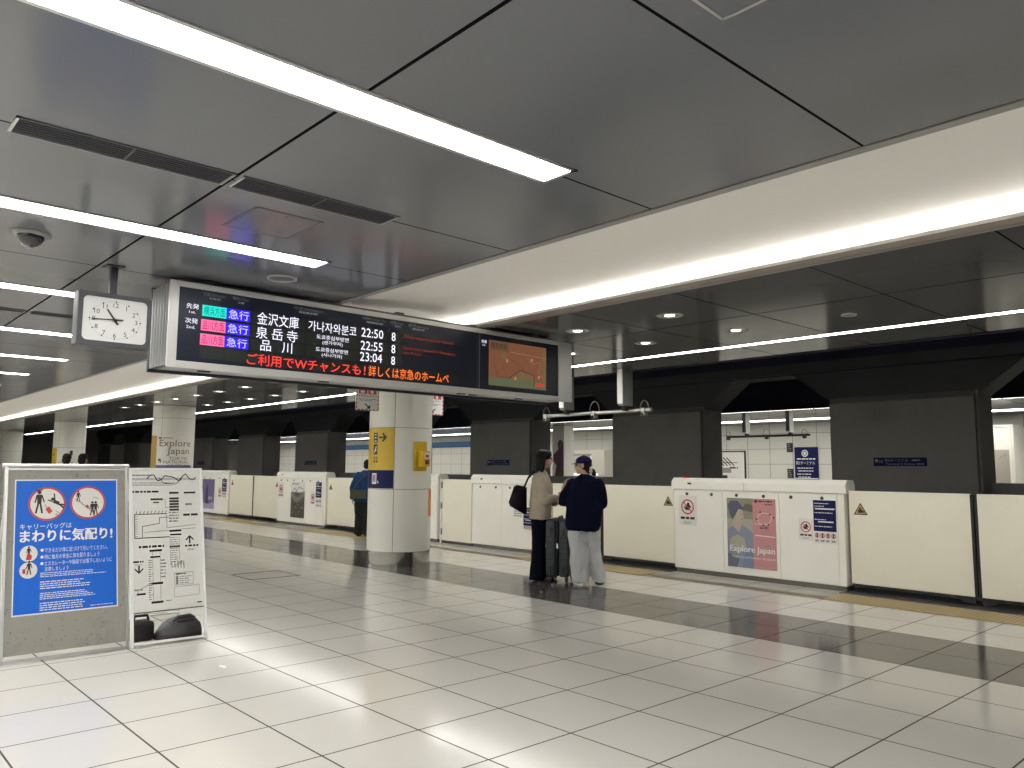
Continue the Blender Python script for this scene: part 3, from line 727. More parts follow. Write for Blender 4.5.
nogo_sticker(t, -17.66 - cx, .60, -17.42 - cx, .85); rule_sticker(t, -17.40 - cx, .48, -17.12 - cx, 1.09, .72)
t, cx = gate_cabinet(-24.95, -22.62, 'white gate cabinet with a purple poster seen past the map stand', [-24.87, -24.7, -23.4, -22.7], [-24.4, -24.0, -23.3, -22.9])
o, l, p = poster_part(t, 'poster', -24.55 - cx, .18, -23.62 - cx, 1.07, pmat('poster_purple', (.16, .13, .27), .5)); a, b = -24.55 - cx, -23.62 - cx
p.poly([(a + .25, .3), (a + .5, .3), (a + .46, .75), (a + .38, .98), (a + .3, .75)], pmat('poster_plum', (.04, .035, .09), .5), 1); p.poly([(a, .18), (b, .18), (b, .4), (a + .5, .32), (a, .36)], pmat('poster_lilac', (.40, .36, .52), .5), 2); p.lines(a + .5, .45, b - .1, .55, 2, M_print_w, 3, .5, 3)
l.build('artwork', o)
nogo_sticker(t, -23.32 - cx, .60, -23.08 - cx, .85); rule_sticker(t, -23.05 - cx, .55, -22.72 - cx, 1.09, .72)
t, cx = gate_cabinet(-1.50, 1.05, 'white gate cabinet beyond the right edge of the view', [-1.42, -.6, .3, .97], [-1.0, -.2, .6])
t, cx = gate_cabinet(-30.4, -27.85, 'white gate cabinet far along the platform, hidden behind the map stand', [-30.3, -29.5, -28.7, -27.95], [-30, -29, -28.3])
leaf(-4.342, -3.005, 'cream sliding gate right of the poster cabinet, warning triangle at its left', 'l')
leaf(-2.935, -1.52, 'cream sliding gate at the right edge of the view', 'r')
leaf(-8.27, -6.918, 'cream sliding gate between the woman in the cap and the poster cabinet', 'r')
leaf(-9.69, -8.335, 'cream sliding gate glimpsed between the two women', 'l')
leaf(-16.94, -15.57, 'cream sliding gate behind the man in the blue jacket', 'l')
leaf(-15.50, -14.06, 'cream sliding gate hidden behind the near pillar', 'r')
leaf(-22.61, -21.10, 'cream sliding gate right of the purple poster cabinet', 'l')
leaf(-21.03, -19.51, 'cream sliding gate left of the cabinet with the grey town poster', 'r')
leaf(-27.84, -26.43, 'cream sliding gate far along, hidden by the map stand', 'l')
leaf(-26.36, -24.96, 'cream sliding gate left of the purple poster cabinet', 'r')
# hinged emergency gate
t = root('emergency_gate', 'narrow cream hinged gate with black hinges right of the pillar', 'platform gate', (-11.95, 9.49, 0))
MB().box((-.445, 0, .055), (.455, .045, 1.235), M_cream, .004).build('panel', t)
for z in (.22, .72, 1.12): MB().box((-.475, -.008, z - .06), (-.44, .03, z + .06), M_black, .003).build('hinge', t)
MB().box((-.52, .01, 0), (-.478, .06, 1.25), M_creamw).build('post', t)
MB().box((-.47, .02, .0), (.455, .3, .05), M_dark).build('threshold', t)

# ------------------------------------------------------------------ pillars
def pillar(x, r, label, seams, zs):
    t = root('pillar', label, 'pillar', (x, 6.951, 0), group='round pale pillars'); t['kind'] = 'thing'
    edges = [0] + zs + [ZC]
    n = len(seams)
    for i in range(n):
        a0, a1 = R(seams[i]), R(seams[(i + 1) % n] + (360 if i == n - 1 else 0)); g = .004 / r
        b = MB(); 
        for z0, z1 in zip([.215] + zs, zs + [ZC - .002]):
            for q in ([(r, z0 + .004), (r, z1 - .004)], [(r - .012, z0 + .004), (r, z0 + .004)], [(r, z1 - .004), (r - .012, z1 - .004)]): b.lathe(q, (0, 0, 0), M_pillar, 20, a0=a0 + g, a1=a1 - g)
        b.build('cladding', t)
    MB().lathe([(r - .008, .2), (r - .008, ZC - .002)], (0, 0, 0), M_grey, 48).build('core', t)
    MB().lathe([(r + .002, 0), (r + .002, .213)], (0, 0, 0), M_steel, 64).lathe([(r + .002, .213), (r - .02, .213)], (0, 0, 0), M_steel, 64).build('base_band', t)
    return t
def curved(mb, r, lift=.001):
    """u is the angle in degrees, v the height"""
    return Pn(mb, fn=lambda u, v, h: ((r + .001 + h) * math.cos(R(u)), (r + .001 + h) * math.sin(R(u)), v), lift=lift)
t = pillar(-10.16, .481, 'round pale pillar with yellow direction sign and emergency phone', [-45, 45, 135, 225], [1.135, 2.05])
b = MB(); p = curved(b, .481); p.rect(-132, 1.42, -45.6, 2.045, M_yel, 2, 24); p.rect(-132, 1.145, -45.6, 1.418, M_navyp, 2, 24); o = b.build('direction_sign', t)
b = MB(); p = curved(b, .481)
def U(px): return -98.1 + (px - 372) * (54.4 / 23.6) if False else px
# arrow and icons (angles follow the curve of the pillar)
p.line(-75, 1.905, -60.5, 1.905, .035, M_print_k, 4) if False else p.rect(-76, 1.893, -60, 1.917, M_print_k, 4, 6)
p.poly([(-59, 1.905), (-67, 1.975), (-69.5, 1.96), (-63.5, 1.905)], M_print_k, 4); p.poly([(-59, 1.905), (-67, 1.835), (-69.5, 1.85), (-63.5, 1.905)], M_print_k, 4)
p.rect(-90, 1.825, -79, 1.975, M_print_k, 4, 4); p.rect(-90, 1.65, -79, 1.805, M_print_k, 4, 4)
for v in (1.85, 1.9, 1.945): p.rect(-87, v - .008, -82, v + .008, M_print_w, 5)
p.circ(-85, 1.93, .9, M_print_w, 5, 8) if False else None
p.poly([(-88, 1.67), (-86, 1.67), (-81, 1.775), (-83, 1.775)], M_print_w, 5); p.rect(-84, 1.70, -82, 1.73, M_print_w, 5)
for u in (-89.5, -83): 
    p.rect(u, 1.575, u + 4.5, 1.615, M_print_k, 4); p.rect(u + 1.2, 1.585, u + 3.3, 1.605, M_yel, 5); p.rect(u, 1.53, u + 4.5, 1.56, M_print_k, 4)
p.rect(-93, 1.21, -80, 1.37, M_print_w, 4, 4); p.rect(-91, 1.24, -82, 1.35, pmat('print_lilac', (.35, .38, .55), .5), 5, 4); p.rect(-88, 1.26, -85.5, 1.34, M_print_r, 6); p.rect(-77.5, 1.225, -76, 1.26, M_print_w, 4); p.rect(-76, 1.22, -74.8, 1.235, M_print_w, 4)
b.build('pictogram', o)
b = MB(); p = curved(b, .481); p.rect(30, .72, 50, 1.13, M_orange, 2, 4); b.build('notice', t)
# phone on the pillar (a thing of its own), facing the camera side
def on_pillar(ang): return (-10.16 + .483 * math.cos(R(ang)), 6.951 + .483 * math.sin(R(ang)))
ph = root('emergency_phone', 'small yellow emergency phone on a yellow plate on the near pillar', 'emergency phone', (*on_pillar(3), 1.62), R(3))
b = MB(); b.box((-.001, -.12, -.215), (.022, .115, .225), M_yel, .003); b.build('back_plate', ph)
b = MB(); b.box((.02, -.055, -.15), (.12, .105, .085), pmat('yellow_plastic', (.72, .47, .02), .35), .012, 3); b.build('box', ph)
b = MB(); b.box((.112, -.01, -.03), (.123, .09, .06), pmat('phone_label', (.75, .70, .66), .4)); b.box((.1225, .01, -.01), (.1238, .07, .03), M_print_r); b.build('label_plate', ph)
b = MB(); b.box((.112, .005, -.11), (.124, .08, -.05), M_black, .004); b.lathe([(.02, 0), (.016, .01), (.0001, .012)], (.122, .04, -.08), M_print_r, 16, 'X'); b.build('call_button', ph)
# hanging stop-button signs
def stop_sign(x, y0, y1, z0, z1, label):
    t = root('hanging_sign', label, 'hanging sign', (x, (y0 + y1) / 2, (z0 + z1) / 2), group='emergency stop signs by the pillar'); a, h = (y1 - y0) / 2, (z1 - z0) / 2
    MB().box((-.018, -a, -h), (-.002, a, h), M_paper, .002).build('panel', t)
    b = MB(); p = Pn(b, (-.002, 0, 0), (0, 1, 0), (0, 0, 1), lift=.001)
    n = 11
    p.rect(-a, -h, a, h, M_print_w, 1); w = .018
    for q, (u0, v0, u1, v1) in enumerate(((-a, -h, a, -h + w), (-a, h - w, a, h), (-a, -h, -a + w, h), (a - w, -h, a, h))): 
        p.rect(u0, v0, u1, v1, M_print_r, 2)
        k = 12
        for i in range(0, k, 2):
            if q < 2: p.rect(u0 + (u1 - u0) * (i + .1) / k, v0 + .003, u0 + (u1 - u0) * (i + .8) / k, v1 - .003, M_print_w, 3)
            else: p.rect(u0 + .003, v0 + (v1 - v0) * (i + .1) / k, u1 - .003, v0 + (v1 - v0) * (i + .8) / k, M_print_w, 3)
    p.rect(-a + .04, h * .40, -.008, h * .76, M_print_r, 2); p.rect(.008, h * .40, a - .04, h * .76, M_print_r, 2)
    p.rect(-a + .07, h * .48, -.05, h * .66, M_print_w, 3); p.circ(.07, h * .59, .028, M_print_w, 3, 14); p.rect(.055, h * .44, .085, h * .57, M_print_w, 3)
    p.text('非常停止ボタン', -a + .03, h * .12, a - .03, h * .33, M_print_k, 2)
    p.lines(-a + .035, -h * .1, a - .035, h * .03, 1, M_print_g, 2, .5, 1); p.lines(-a + .05, -h * .22, a - .05, -h * .1, 1, M_print_g, 2, .5, 2)
    b.build('lettering', t)
    b = MB(); p = Pn(b, (-.002, 0, 0), (0, 1, 0), (0, 0, 1), lift=.001)
    s = 1 if y0 < 6.9 else -1
    p.line(-.04 * s, -h * .45, .02 * s, -h * .72, .018, M_print_k, 3); p.poly([(.045 * s, -h * .84), (.045 * s, -h * .5), (-.02 * s, -h * .84)], M_print_k, 3)
    b.build('arrow', t)
    b = MB(); 
    for y in (-a * .6, a * .6): b.tube([(-.01, y, h), (-.01, y, ZC - (z0 + z1) / 2)], .008, M_alu, 8)
    b.build('suspension_rod', t)
stop_sign(-9.62, 5.815, 6.19, 2.262, 2.60, 'red bordered emergency stop sign hung left of the near pillar')
stop_sign(-10.45, 7.58, 7.99, 2.325, 2.70, 'red bordered emergency stop sign half hidden right of the near pillar')
t = pillar(-20.05, .487, 'round pale pillar wrapped with a gold and white museum poster', [-52, 50, 150, 230], [1.15, 2.62])
b = MB(); p = curved(b, .487, .002); p.rect(-100, .25, -66, 2.19, pmat('poster_gold', (.48, .30, .06), .5), 2, 10); p.rect(-66, .25, 40, 2.19, M_paper, 2, 30); p.rect(-66, .25, 40, 1.48, pmat('poster_violet', (.18, .16, .38), .5), 3, 30); o = b.build('poster', t)
b = MB(); p = curved(b, .487, .002); G = pmat('print_gold', (.20, .15, .06), .5)
p.text('Explore', -56, 1.88, 32, 2.09, G, 5); p.text('Japan', -34, 1.70, 28, 1.90, G, 5); p.text('TOKYO', -28, 1.60, 22, 1.68, G, 5); p.text('NATIONAL', -42, 1.515, 28, 1.59, G, 5); p.text('MUSEUM', -30, 1.43, 26, 1.50, G, 5)
p.rect(-60, 2.115, -50, 2.15, M_print_k, 5); p.lines(-48, 2.12, -20, 2.15, 1, M_print_k, 5, .7, 2) if False else p.rect(-48, 2.125, -20, 2.145, M_print_g, 5, 6)
p.rect(-58, 1.58, -50, 1.63, M_print_k, 5, 2); p.rect(-54, 1.54, -48, 1.60, M_print_g, 5, 2); p.rect(-8, .6, 14, 1.3, M_print_w, 5, 6)
b.build('lettering', o)
t = pillar(-29.95, .487, 'round pale pillar with yellow sign and white map, two heads in front', [-52, 40, 150, 230], [1.12, 2.05])
b = MB(); p = curved(b, .487, .002); p.rect(-105, 1.14, -58, 2.03, M_yel, 2, 12); o = b.build('direction_sign', t)
b = MB(); p = curved(b, .487, .002); p.rect(-85, 1.80, -72, 1.83, M_print_k, 4, 3); p.poly([(-70, 1.815), (-76, 1.87), (-76, 1.76)], M_print_k, 4); b.build('arrow', o)
b = MB(); p = curved(b, .487, .002); p.rect(-54, 1.14, 24, 2.03, M_paper, 2, 24); o = b.build('map', t)
b = MB(); p = curved(b, .487, .002); rr = random.Random(9)
for i in range(26):
    u, v = -50 + rr.random() * 66, 1.2 + rr.random() * .75; p.rect(u, v, u + 3 + rr.random() * 8, v + .012, M_print_k, 4)
p.rect(-10, 1.8, 0, 1.95, M_print_k, 4); p.rect(-48, 1.55, -30, 1.57, M_print_g, 4, 3); p.rect(-48, 1.35, -46, 1.57, M_print_g, 4); p.rect(-31, 1.35, -29, 1.57, M_print_g, 4)
b.build('lettering', o)
pillar(-40.0, .487, 'plain round pale pillar at the far left edge', [-48, 40, 150, 230], [1.12, 2.05])

# ------------------------------------------------------------------ hanging posts and camera bar over the gates
def bar_assembly(x0, x1, y, posts, z, mats, label, m_bar, ywide):
    t = root('camera_bar', label, 'camera bar', ((x0 + x1) / 2, y, z)); cx = (x0 + x1) / 2
    MB().tube([(x0 - cx, 0, 0), (x1 - cx, 0, 0)], .028, m_bar, 12).build('rail', t)
    for q in posts:
        q -= cx
        b = MB(); b.box((q - .048, -.175, .10), (q + .048, -.155, ZC - z), mats[0], .003); 
        b.build('post', t)
        b = MB(); b.box((q - .045, -.155, .07), (q + .045, ywide - .06, ZC - z), mats[1], .003); b.build('duct', t)
        MB().box((q - .02, -.10, .0), (q + .04, .02, .10), M_black, .004).build('bracket', t)
    for f in (.02, .5, .94):
        xx = (x0 - cx) + (x1 - x0) * f
        b = MB(); b.box((xx - .035, -.05, -.085), (xx + .035, .05, .03), M_alu if m_bar is M_alu else M_dark, .01)
        b.lathe([(.0001, -.01), (.02, -.008), (.022, .01)], (xx, -.06, -.06), M_black, 12, 'Y'); b.build('sensor', t)
        b = MB(); r = .075 if f != .5 else .10
        b.tube([(xx - r + r * (1 - math.cos(a)) * 1., .0, .02 + r * 1.6 * math.sin(a)) for a in [math.pi * i / 10 for i in range(11)]], .007, M_grey, 6); b.build('cable', t)
    return t
bar_assembly(-9.20, -7.00, 9.14, [-8.65, -7.45], 2.315, (M_white, M_grey), 'grey bar with three sensors hung on two white posts over the gates', M_alu, .14)
bar_assembly(-11.64, -9.31, 18.45, [-11.02, -9.80], 2.32, (M_dark, M_alu), 'black bar hung on two posts over the opposite platform', M_black, .12)

# ------------------------------------------------------------------ signs on the piers
for k, j in enumerate((0, 2, 4, 6)):
    x = -5.27 - 5 * j
    lb = ['navy station name sign on the nearest large dark pier', 'navy station name sign on the pier behind the woman with the tote bag',
          'navy station name sign on the dark pier left of the near pillar', 'navy station name sign on the farthest dark pier at the left'][k]
    t = root('station_sign', lb, 'station sign', (x, YW - .001, 1.60), group='navy signs on the piers')
    MB().box((-.42, -.02, -.07), (.42, 0, .07), M_navyp, .003).build('panel', t)
    b = MB(); p = Pn(b, (0, -.02, 0), (1, 0, 0), (0, 0, 1), lift=.001)
    ink = pmat('print_pale_blue', (.30, .32, .42), .5)
    p.circ(-.37, .018, .028, ink, 2, 16); p.text('第3ターミナル', -.24, .0, .14, .05, ink, 2); p.text('Terminal 3 Station', -.22, -.052, .24, -.018, ink, 2); p.lines(.2, .005, .36, .045, 1, ink, 2, .6, 2); p.lines(-.33, -.02, -.27, .03, 2, ink, 2, .5, 4); p.lines(.27, -.05, .4, -.02, 1, ink, 2, .5, 5)
    b.build('lettering', t)

# ------------------------------------------------------------------ things on the opposite platform
YF = 23.499
def flat_sign(name, label, cat, x0, z0, x1, z1, m, fn, d=.04, part='lettering'):
    t = root(name, label, cat, ((x0 + x1) / 2, YF, (z0 + z1) / 2)); a, h = (x1 - x0) / 2, (z1 - z0) / 2
    MB().box((-a, -d, -h), (a, 0, h), m, .004).build('panel', t)
    b = MB(); p = Pn(b, (0, -d, 0), (1, 0, 0), (0, 0, 1), lift=.003); fn(p, a, h); b.build(part, t); return t
def f1(p, a, h):
    p.circ(-a * .1, h * .65, .11, M_print_w, 1); p.ring(-a * .1, h * .65, .05, .07, M_navyp, 2)
    p.lines(-a * .8, h * .28, a * .8, h * .4, 1, M_print_w, 1, .6, 1, .1); p.text('第3ターミナル', -a * .9, h * .02, a * .75, h * .22, M_print_w, 1)
    for i, v in enumerate((-.12, -.28, -.46, -.62)): p.lines(-a * (.8 - .1 * (i % 2)), h * (v - .1), a * (.7 - .1 * i), h * v, 1, M_print_w, 1, .5, i, .1)
    p.rect(-a, -h * .78, a, -h * .72, M_print_w, 1); p.lines(-a * .4, -h * .95, a * .4, -h * .83, 1, M_print_w, 1, .5, 7)
flat_sign('platform_sign', 'tall navy sign board with white lettering on the opposite platform', 'sign', -12.37, 1.05, -11.60, 2.17, M_navyp, f1)
def f2(p, a, h):
    p.rect(-a + .04, -h + .04, a - .04, h - .04, M_paper, 1)
    for i in range(5): p.line(-.35 + .13 * i, .30, -.05 + .13 * i, .02, .035, M_print_k, 2)
    p.rect(-.5, -.22, .35, -.05, M_print_g, 2); p.line(-.4, .12, .6, .12, .02, M_print_k, 2); p.rect(-.1, -.42, .2, -.3, M_print_k, 2); p.lines(.3, -.1, .7, .0, 1, M_print_k, 2, .5, 2)
flat_sign('wall_map', 'white map board in a black frame on the opposite platform', 'map', -15.9, 1.05, -14.12, 2.08, M_black, f2, part='lettering')
for z0, z1, lb in ((2.02, 2.31, 'small black notice plate, upper one beside the tall navy sign'), (1.2, 1.49, 'small black notice plate, lower one beside the tall navy sign')):
    flat_sign('notice_plate', lb, 'sign', -12.63, z0, -12.44, z1, M_black, lambda p, a, h: p.lines(-a * .7, -h * .8, a * .7, h * .8, 4, M_print_g, 1, .4, 3))
flat_sign('direction_banner', 'long blue band along the wall of the opposite platform, seen past the pillar', 'sign', -44.0, 2.44, -27.6, 2.70, pmat('banner_blue', (.01, .13, .36), .4), lambda p, a, h: p.rect(-a, -h, a, -h + .03, M_navyp, 1), part='lower_edge')
# white lift shaft with a door, and a poster column carrying a mauve figure
t = root('lift_shaft', 'white boxed wall with a plain door frame on the opposite platform', 'lift shaft', (-20.6, 22.6, 0)); t['kind'] = 'thing'
MB().box((-1.1, 0, 0), (1.05, .88, 2.16), pmat('lift_panel', (.50, .48, .42), .45)).build('casing', t)
b = MB(); b.box((-.95, -.02, 1.96), (.4, .0, 2.02), M_grey).box((-.95, -.02, 0), (-.9, 0, 1.96), M_grey).box((.36, -.02, 0), (.42, 0, 1.96), M_white); b.build('door_frame', t)
MB().box((-.9, -.008, 0), (.36, -.002, 1.96), pmat('lift_door', (.42, .41, .36), .45)).build('door_leaf', t)
MB().box((-.95, -.14, 1.20), (.75, -.02, 1.27), pmat('glowing_shelf', (.8, .8, .75), .4, emit=(1, .97, .85), estr=.7)).build('glowing_counter', t)  # bright line made by giving the counter its own glow; not a lamp
t = root('advertising_column', 'white column with a mauve hooded figure on it across the tracks', 'advertising column', (-18.78, 19.6, 0))
MB().box((-.55, 0, 0), (.0, .5, ZC), M_creamw, .01).build('shaft', t)
b = MB(); p = Pn(b, (0, 0, 0), (1, 0, 0), (0, 0, 1), lift=.003); mv = pmat('print_mauve', (.17, .085, .115), .6)
p.poly([(-.02, .9), (-.50, .9), (-.36, 1.55), (-.5, 1.72), (-.5, 1.92), (-.26, 2.12), (-.30, 2.3), (-.24, 2.42), (-.12, 2.44), (-.02, 2.34)], mv, 1)
p.poly([(-.22, 2.18), (-.10, 2.16), (-.08, 2.32), (-.14, 2.38), (-.22, 2.33)], pmat('print_mauve_pale', (.26, .15, .17), .6), 2); p.path([(-.06, 1.0), (-.16, 1.5), (-.08, 2.05)], .02, pmat('print_mauve_pale', (.26, .15, .17), .6), 2)
b.build('figure_print', t)
# right: a white kiosk wall with an opening and a shelf
t = root('white_kiosk', 'white kiosk with a brown shuttered opening across the tracks at the right edge', 'kiosk', (-6.1, 22.4, 0))
MB().box((-1.2, 0, 0), (.10, 1.0, 2.60), M_creamw).box((-1.2, -.03, 2.55), (.11, 0, 2.62), M_white).build('casing', t)
MB().box((-.75, -.012, 0), (-.0, 0, 1.99), pmat('kiosk_brown', (.45, .42, .36), .5)).build('shutter', t)
b = MB(); p = Pn(b, (0, -.012, 0), (1, 0, 0), (0, 0, 1)); p.line(-.25, 1.75, -.08, 1.9, .02, M_print_g, 2); p.line(-.12, 1.75, -.08, 1.9, .015, M_print_g, 2); b.build('notice', t)
MB().box((.0, -.04, 0), (.05, .0, 2.55), M_creamw).build('mullion', t)

# ------------------------------------------------------------------ standing boards at the left
K = .213
def lean(y, z, h=0., xb=-6.84): return (xb - K * z + h, y, z + h * K)
def bar(b, p, q, w, d, m, xb):
    """square bar between two board points"""
    P, Q = Vector(lean(*p, xb=xb)), Vector(lean(*q, xb=xb)); dr = (Q - P).normalized(); n = Vector((1, 0, K)).normalized(); s = dr.cross(n).normalized()
    c = [P + s * w / 2 + n * d / 2, P - s * w / 2 + n * d / 2, P - s * w / 2 - n * d / 2, P + s * w / 2 - n * d / 2]
    b.prism(c, Q - P, m)
xb = -6.85
t = root('poster_stand', 'metal framed leaning board with blue manners poster at the left', 'poster stand', (0, 0, 0))
b = MB()
bar(b, (1.235, .0), (1.235, 1.455), .022, .03, M_alu, xb); bar(b, (2.100, .0), (2.100, 1.455), .022, .03, M_alu, xb)
bar(b, (1.235, 1.425), (2.10, 1.425), .012, .02, M_alu, xb); bar(b, (1.235, .022), (2.10, .014), .022, .03, M_alu, xb)
b.build('frame', t)
b = MB()
pp = [Vector(lean(1.205, 1.452, xb=xb)), Vector(lean(2.125, 1.452, xb=xb))]; b.tube(pp, .018, M_alu, 12); b.build('top_bar', t)
b = MB(); b.prism([lean(1.247, .06, xb=xb), lean(2.09, .06, xb=xb), lean(2.09, 1.42, xb=xb), lean(1.247, 1.42, xb=xb)], (-.014, 0, -.003), M_board); b.build('board', t)
b = MB()
for y in (1.26, 2.07): b.tube([lean(y, 1.40, -.02, xb), (-7.56, y, .0)], .012, M_alu, 8)
b.tube([(-7.50, 1.26, .12), (-7.50, 2.07, .12)], .01, M_alu, 8); b.build('back_leg', t)
def board_panel(mb, xb, h0=.002): return Pn(mb, fn=lambda u, v, h: lean(u, v, h0 + h, xb), lift=.0008)
b = MB(); p = board_panel(b, xb); p.rect(1.295, .332, 2.032, 1.345, M_print_w, 0); p.rect(1.303, .342, 2.024, 1.335, M_blue, 1)
o = b.build('poster', t)
b = MB(); p = board_panel(b, xb)
# red ringed pictures
for cx, cz, r in ((1.517, 1.155, .131),): p.circ(cx, cz, r, pmat('poster_ring_red', (.55, .06, .06), .5), 2, 40); p.circ(cx, cz, r * .89, pmat('poster_disc', (.72, .70, .64), .5), 3, 40)
K_ = M_print_k; Rd = M_print_r
def man(p, x, z, s, m=K_):
    p.circ(x, z + .105 * s, .017 * s, m, 5, 12); p.poly([(x - .022 * s, z + .085 * s), (x + .022 * s, z + .085 * s), (x + .016 * s, z), (x - .016 * s, z)], m, 5)
    p.line(x - .008 * s, z + .005 * s, x - .028 * s, z - .085 * s, .015 * s, m, 5); p.line(x + .008 * s, z + .005 * s, x + .024 * s, z - .085 * s, .015 * s, m, 5)
    p.line(x - .02 * s, z + .078 * s, x - .035 * s, z + .01 * s, .011 * s, m, 5); p.line(x + .02 * s, z + .078 * s, x + .04 * s, z + .015 * s, .011 * s, m, 5)
man(p, 1.462, 1.155, .85); p.line(1.44, 1.262, 1.485, 1.262, .008, K_, 5)
p.circ(1.555, 1.19, .013, K_, 5, 12); p.line(1.56, 1.175, 1.60, 1.155, .026, K_, 5); p.line(1.60, 1.15, 1.635, 1.12, .013, K_, 5); p.line(1.595, 1.15, 1.64, 1.145, .012, K_, 5); p.line(1.57, 1.18, 1.565, 1.235, .009, K_, 5); p.line(1.555, 1.17, 1.52, 1.185, .009, K_, 5)
p.poly([(1.505, 1.115), (1.53, 1.135), (1.555, 1.095), (1.53, 1.075)], Rd, 5); p.line(1.5, 1.15, 1.515, 1.125, .004, K_, 5)
p.path([(1.575, 1.10), (1.60, 1.085), (1.575, 1.07), (1.6, 1.055)], .003, K_, 5)
b.build('picture', o); b = MB(); p = board_panel(b, xb); p.circ(1.810, 1.158, .131, pmat('poster_ring_red', (.55, .06, .06), .5), 2, 40); p.circ(1.810, 1.158, .131 * .89, pmat('poster_disc', (.72, .70, .64), .5), 3, 40)
st = [(1.715, 1.185)]
for i in range(8): st += [(st[-1][0] + .018, st[-1][1]), (st[-1][0] + .018, st[-1][1] - .015)]
p.path(st, .004, K_, 5); man(p, 1.738, 1.20, .42); p.poly([(1.79, 1.13), (1.805, 1.142), (1.82, 1.122), (1.805, 1.11)], Rd, 5); man(p, 1.842, 1.10, .55); man(p, 1.866, 1.10, .55); p.path([(1.845, 1.19), (1.865, 1.2), (1.885, 1.185)], .003, K_, 5)
b.build('picture', o); b = MB(); p = board_panel(b, xb); p.circ(1.398, .782, .060, pmat('poster_disc', (.72, .70, .64), .5), 3, 30)
man(p, 1.398, .785, .42); p.poly([(1.378, .735), (1.39, .79), (1.42, .765), (1.415, .735)], Rd, 6); b.build('pictogram', o); b = MB(); p = board_panel(b, xb); p.circ(1.398, .659, .060, pmat('poster_disc', (.72, .70, .64), .5), 3, 30); man(p, 1.402, .668, .5); p.poly([(1.358, .635), (1.378, .635), (1.378, .67), (1.358, .67)], Rd, 6); p.line(1.378, .67, 1.395, .70, .004, K_, 6)
b.build('pictogram', o)
b = MB(); p = board_panel(b, xb)
p.text('キャリーバッグは', 1.334, .962, 1.692, 1.006, M_print_w, 3); p.text('まわりに気配り!', 1.338, .865, 1.990, .957, M_print_w, 3)
pk = p
for d, e in ((.003, .0015), (-.003, -.0015), (.003, -.0015), (-.003, .0015)): p.text('まわりに気配り!', 1.338 + d, .865 + e, 1.990 + d, .957 + e, M_print_w, 3.2 + 40 * d + 60 * e)
b.build('heading', o); b = MB(); p = board_panel(b, xb)
p.circ(1.488, .802, .011, M_print_w, 3, 14); p.text('できるだけ体に近づけて引いてください。', 1.505, .782, 1.955, .818, M_print_w, 3)
p.circ(1.488, .751, .011, M_print_w, 3, 14); p.text('特に後方の安全に気を配りましょう', 1.505, .732, 1.895, .768, M_print_w, 3)
p.circ(1.488, .702, .011, M_print_w, 3, 14); p.text('エスカレーターや階段では落下しないように', 1.505, .683, 1.988, .718, M_print_w, 3); p.text('注意しましょう', 1.507, .645, 1.672, .676, M_print_w, 3)
b.build('lettering', o); b = MB(); p = board_panel(b, xb)
for q in ((1.478, .598, 1.965, .638, 3, .35, 2), (1.478, .51, 1.84, .574, 4, .4, 5), (1.478, .435, 1.866, .489, 4, .4, 6), (1.478, .352, 1.80, .418, 4, .4, 7)):
    b = MB(); board_panel(b, xb).lines(*q[:5], M_print_w, 3, q[5], q[6]); b.build('small_print', o)
b = MB(); p = board_panel(b, xb); p.lines(1.83, .354, 1.995, .366, 1, M_print_w, 3, .4, 8, .02); b.build('small_print', o)
# second stand
xb2 = -6.83
t = root('map_stand', 'white route map stand with black weight under it beside the blue poster board', 'route map stand', (0, 0, 0))
b = MB(); bar(b, (2.13, .0), (2.13, 1.437), .024, .025, M_white, xb2); bar(b, (2.722, .0), (2.722, 1.437), .022, .025, M_white, xb2); bar(b, (2.13, .03), (2.722, .02), .02, .025, M_white, xb2); bar(b, (2.13, .262), (2.722, .262), .008, .02, M_dark, xb2); bar(b, (2.118, 1.43), (2.733, 1.43), .016, .025, M_white, xb2)
b.build('frame', t)
b = MB(); b.prism([lean(2.14, .264, xb=xb2), lean(2.712, .264, xb=xb2), lean(2.712, 1.428, xb=xb2), lean(2.14, 1.428, xb=xb2)], (-.008, 0, -.002), pmat('stand_sheet', (.74, .73, .69), .4)); o = b.build('map_sheet', t)
b = MB()
for y in (2.14, 2.71): bar_pts = [lean(y, 1.42, -.015, xb2), (-7.48, y, 0)]; b.tube(bar_pts, .011, M_white, 8)
b.tube([(-7.42, 2.14, .14), (-7.42, 2.71, .14)], .009, M_white, 8); b.build('back_leg', t)
b = MB(); p = board_panel(b, xb2)
p.lines(2.14, 1.37, 2.30, 1.385, 1, K_, 2, .5, 1); p.lines(2.14, 1.335, 2.69, 1.355, 2, M_print_g, 2, .5, 2, .02); p.lines(2.14, 1.285, 2.52, 1.32, 3, M_print_g, 2, .4, 3)
pts = [(2.26 + .03 * i, 1.345 + .022 * math.sin(i * 1.3) + .012 * (i % 3)) for i in range(15)]; p.path(pts, .008, K_, 3); p.path([(2.36, 1.36), (2.40, 1.31), (2.5, 1.30), (2.56, 1.35)], .005, K_, 3)
b.build('header', o); b = MB(); p = board_panel(b, xb2)
for i in range(11): 
    z = 1.225 - .024 * i
    if i in (0, 2, 3, 4, 5, 6): p.rect(2.445, z - .008, 2.525, z + .008, K_, 3)
    elif i > 6: p.lines(2.44, z - .01, 2.53, z + .01, 1, M_print_g, 3, .6, i)
p.rect(2.57, 1.217, 2.67, 1.233, K_, 3); p.rect(2.29, 1.165, 2.39, 1.18, K_, 3); p.rect(2.31, 1.14, 2.36, 1.15, K_, 3); p.path([(2.39, 1.17), (2.41, 1.17), (2.41, 1.10), (2.445, 1.10)], .004, M_print_g, 3)
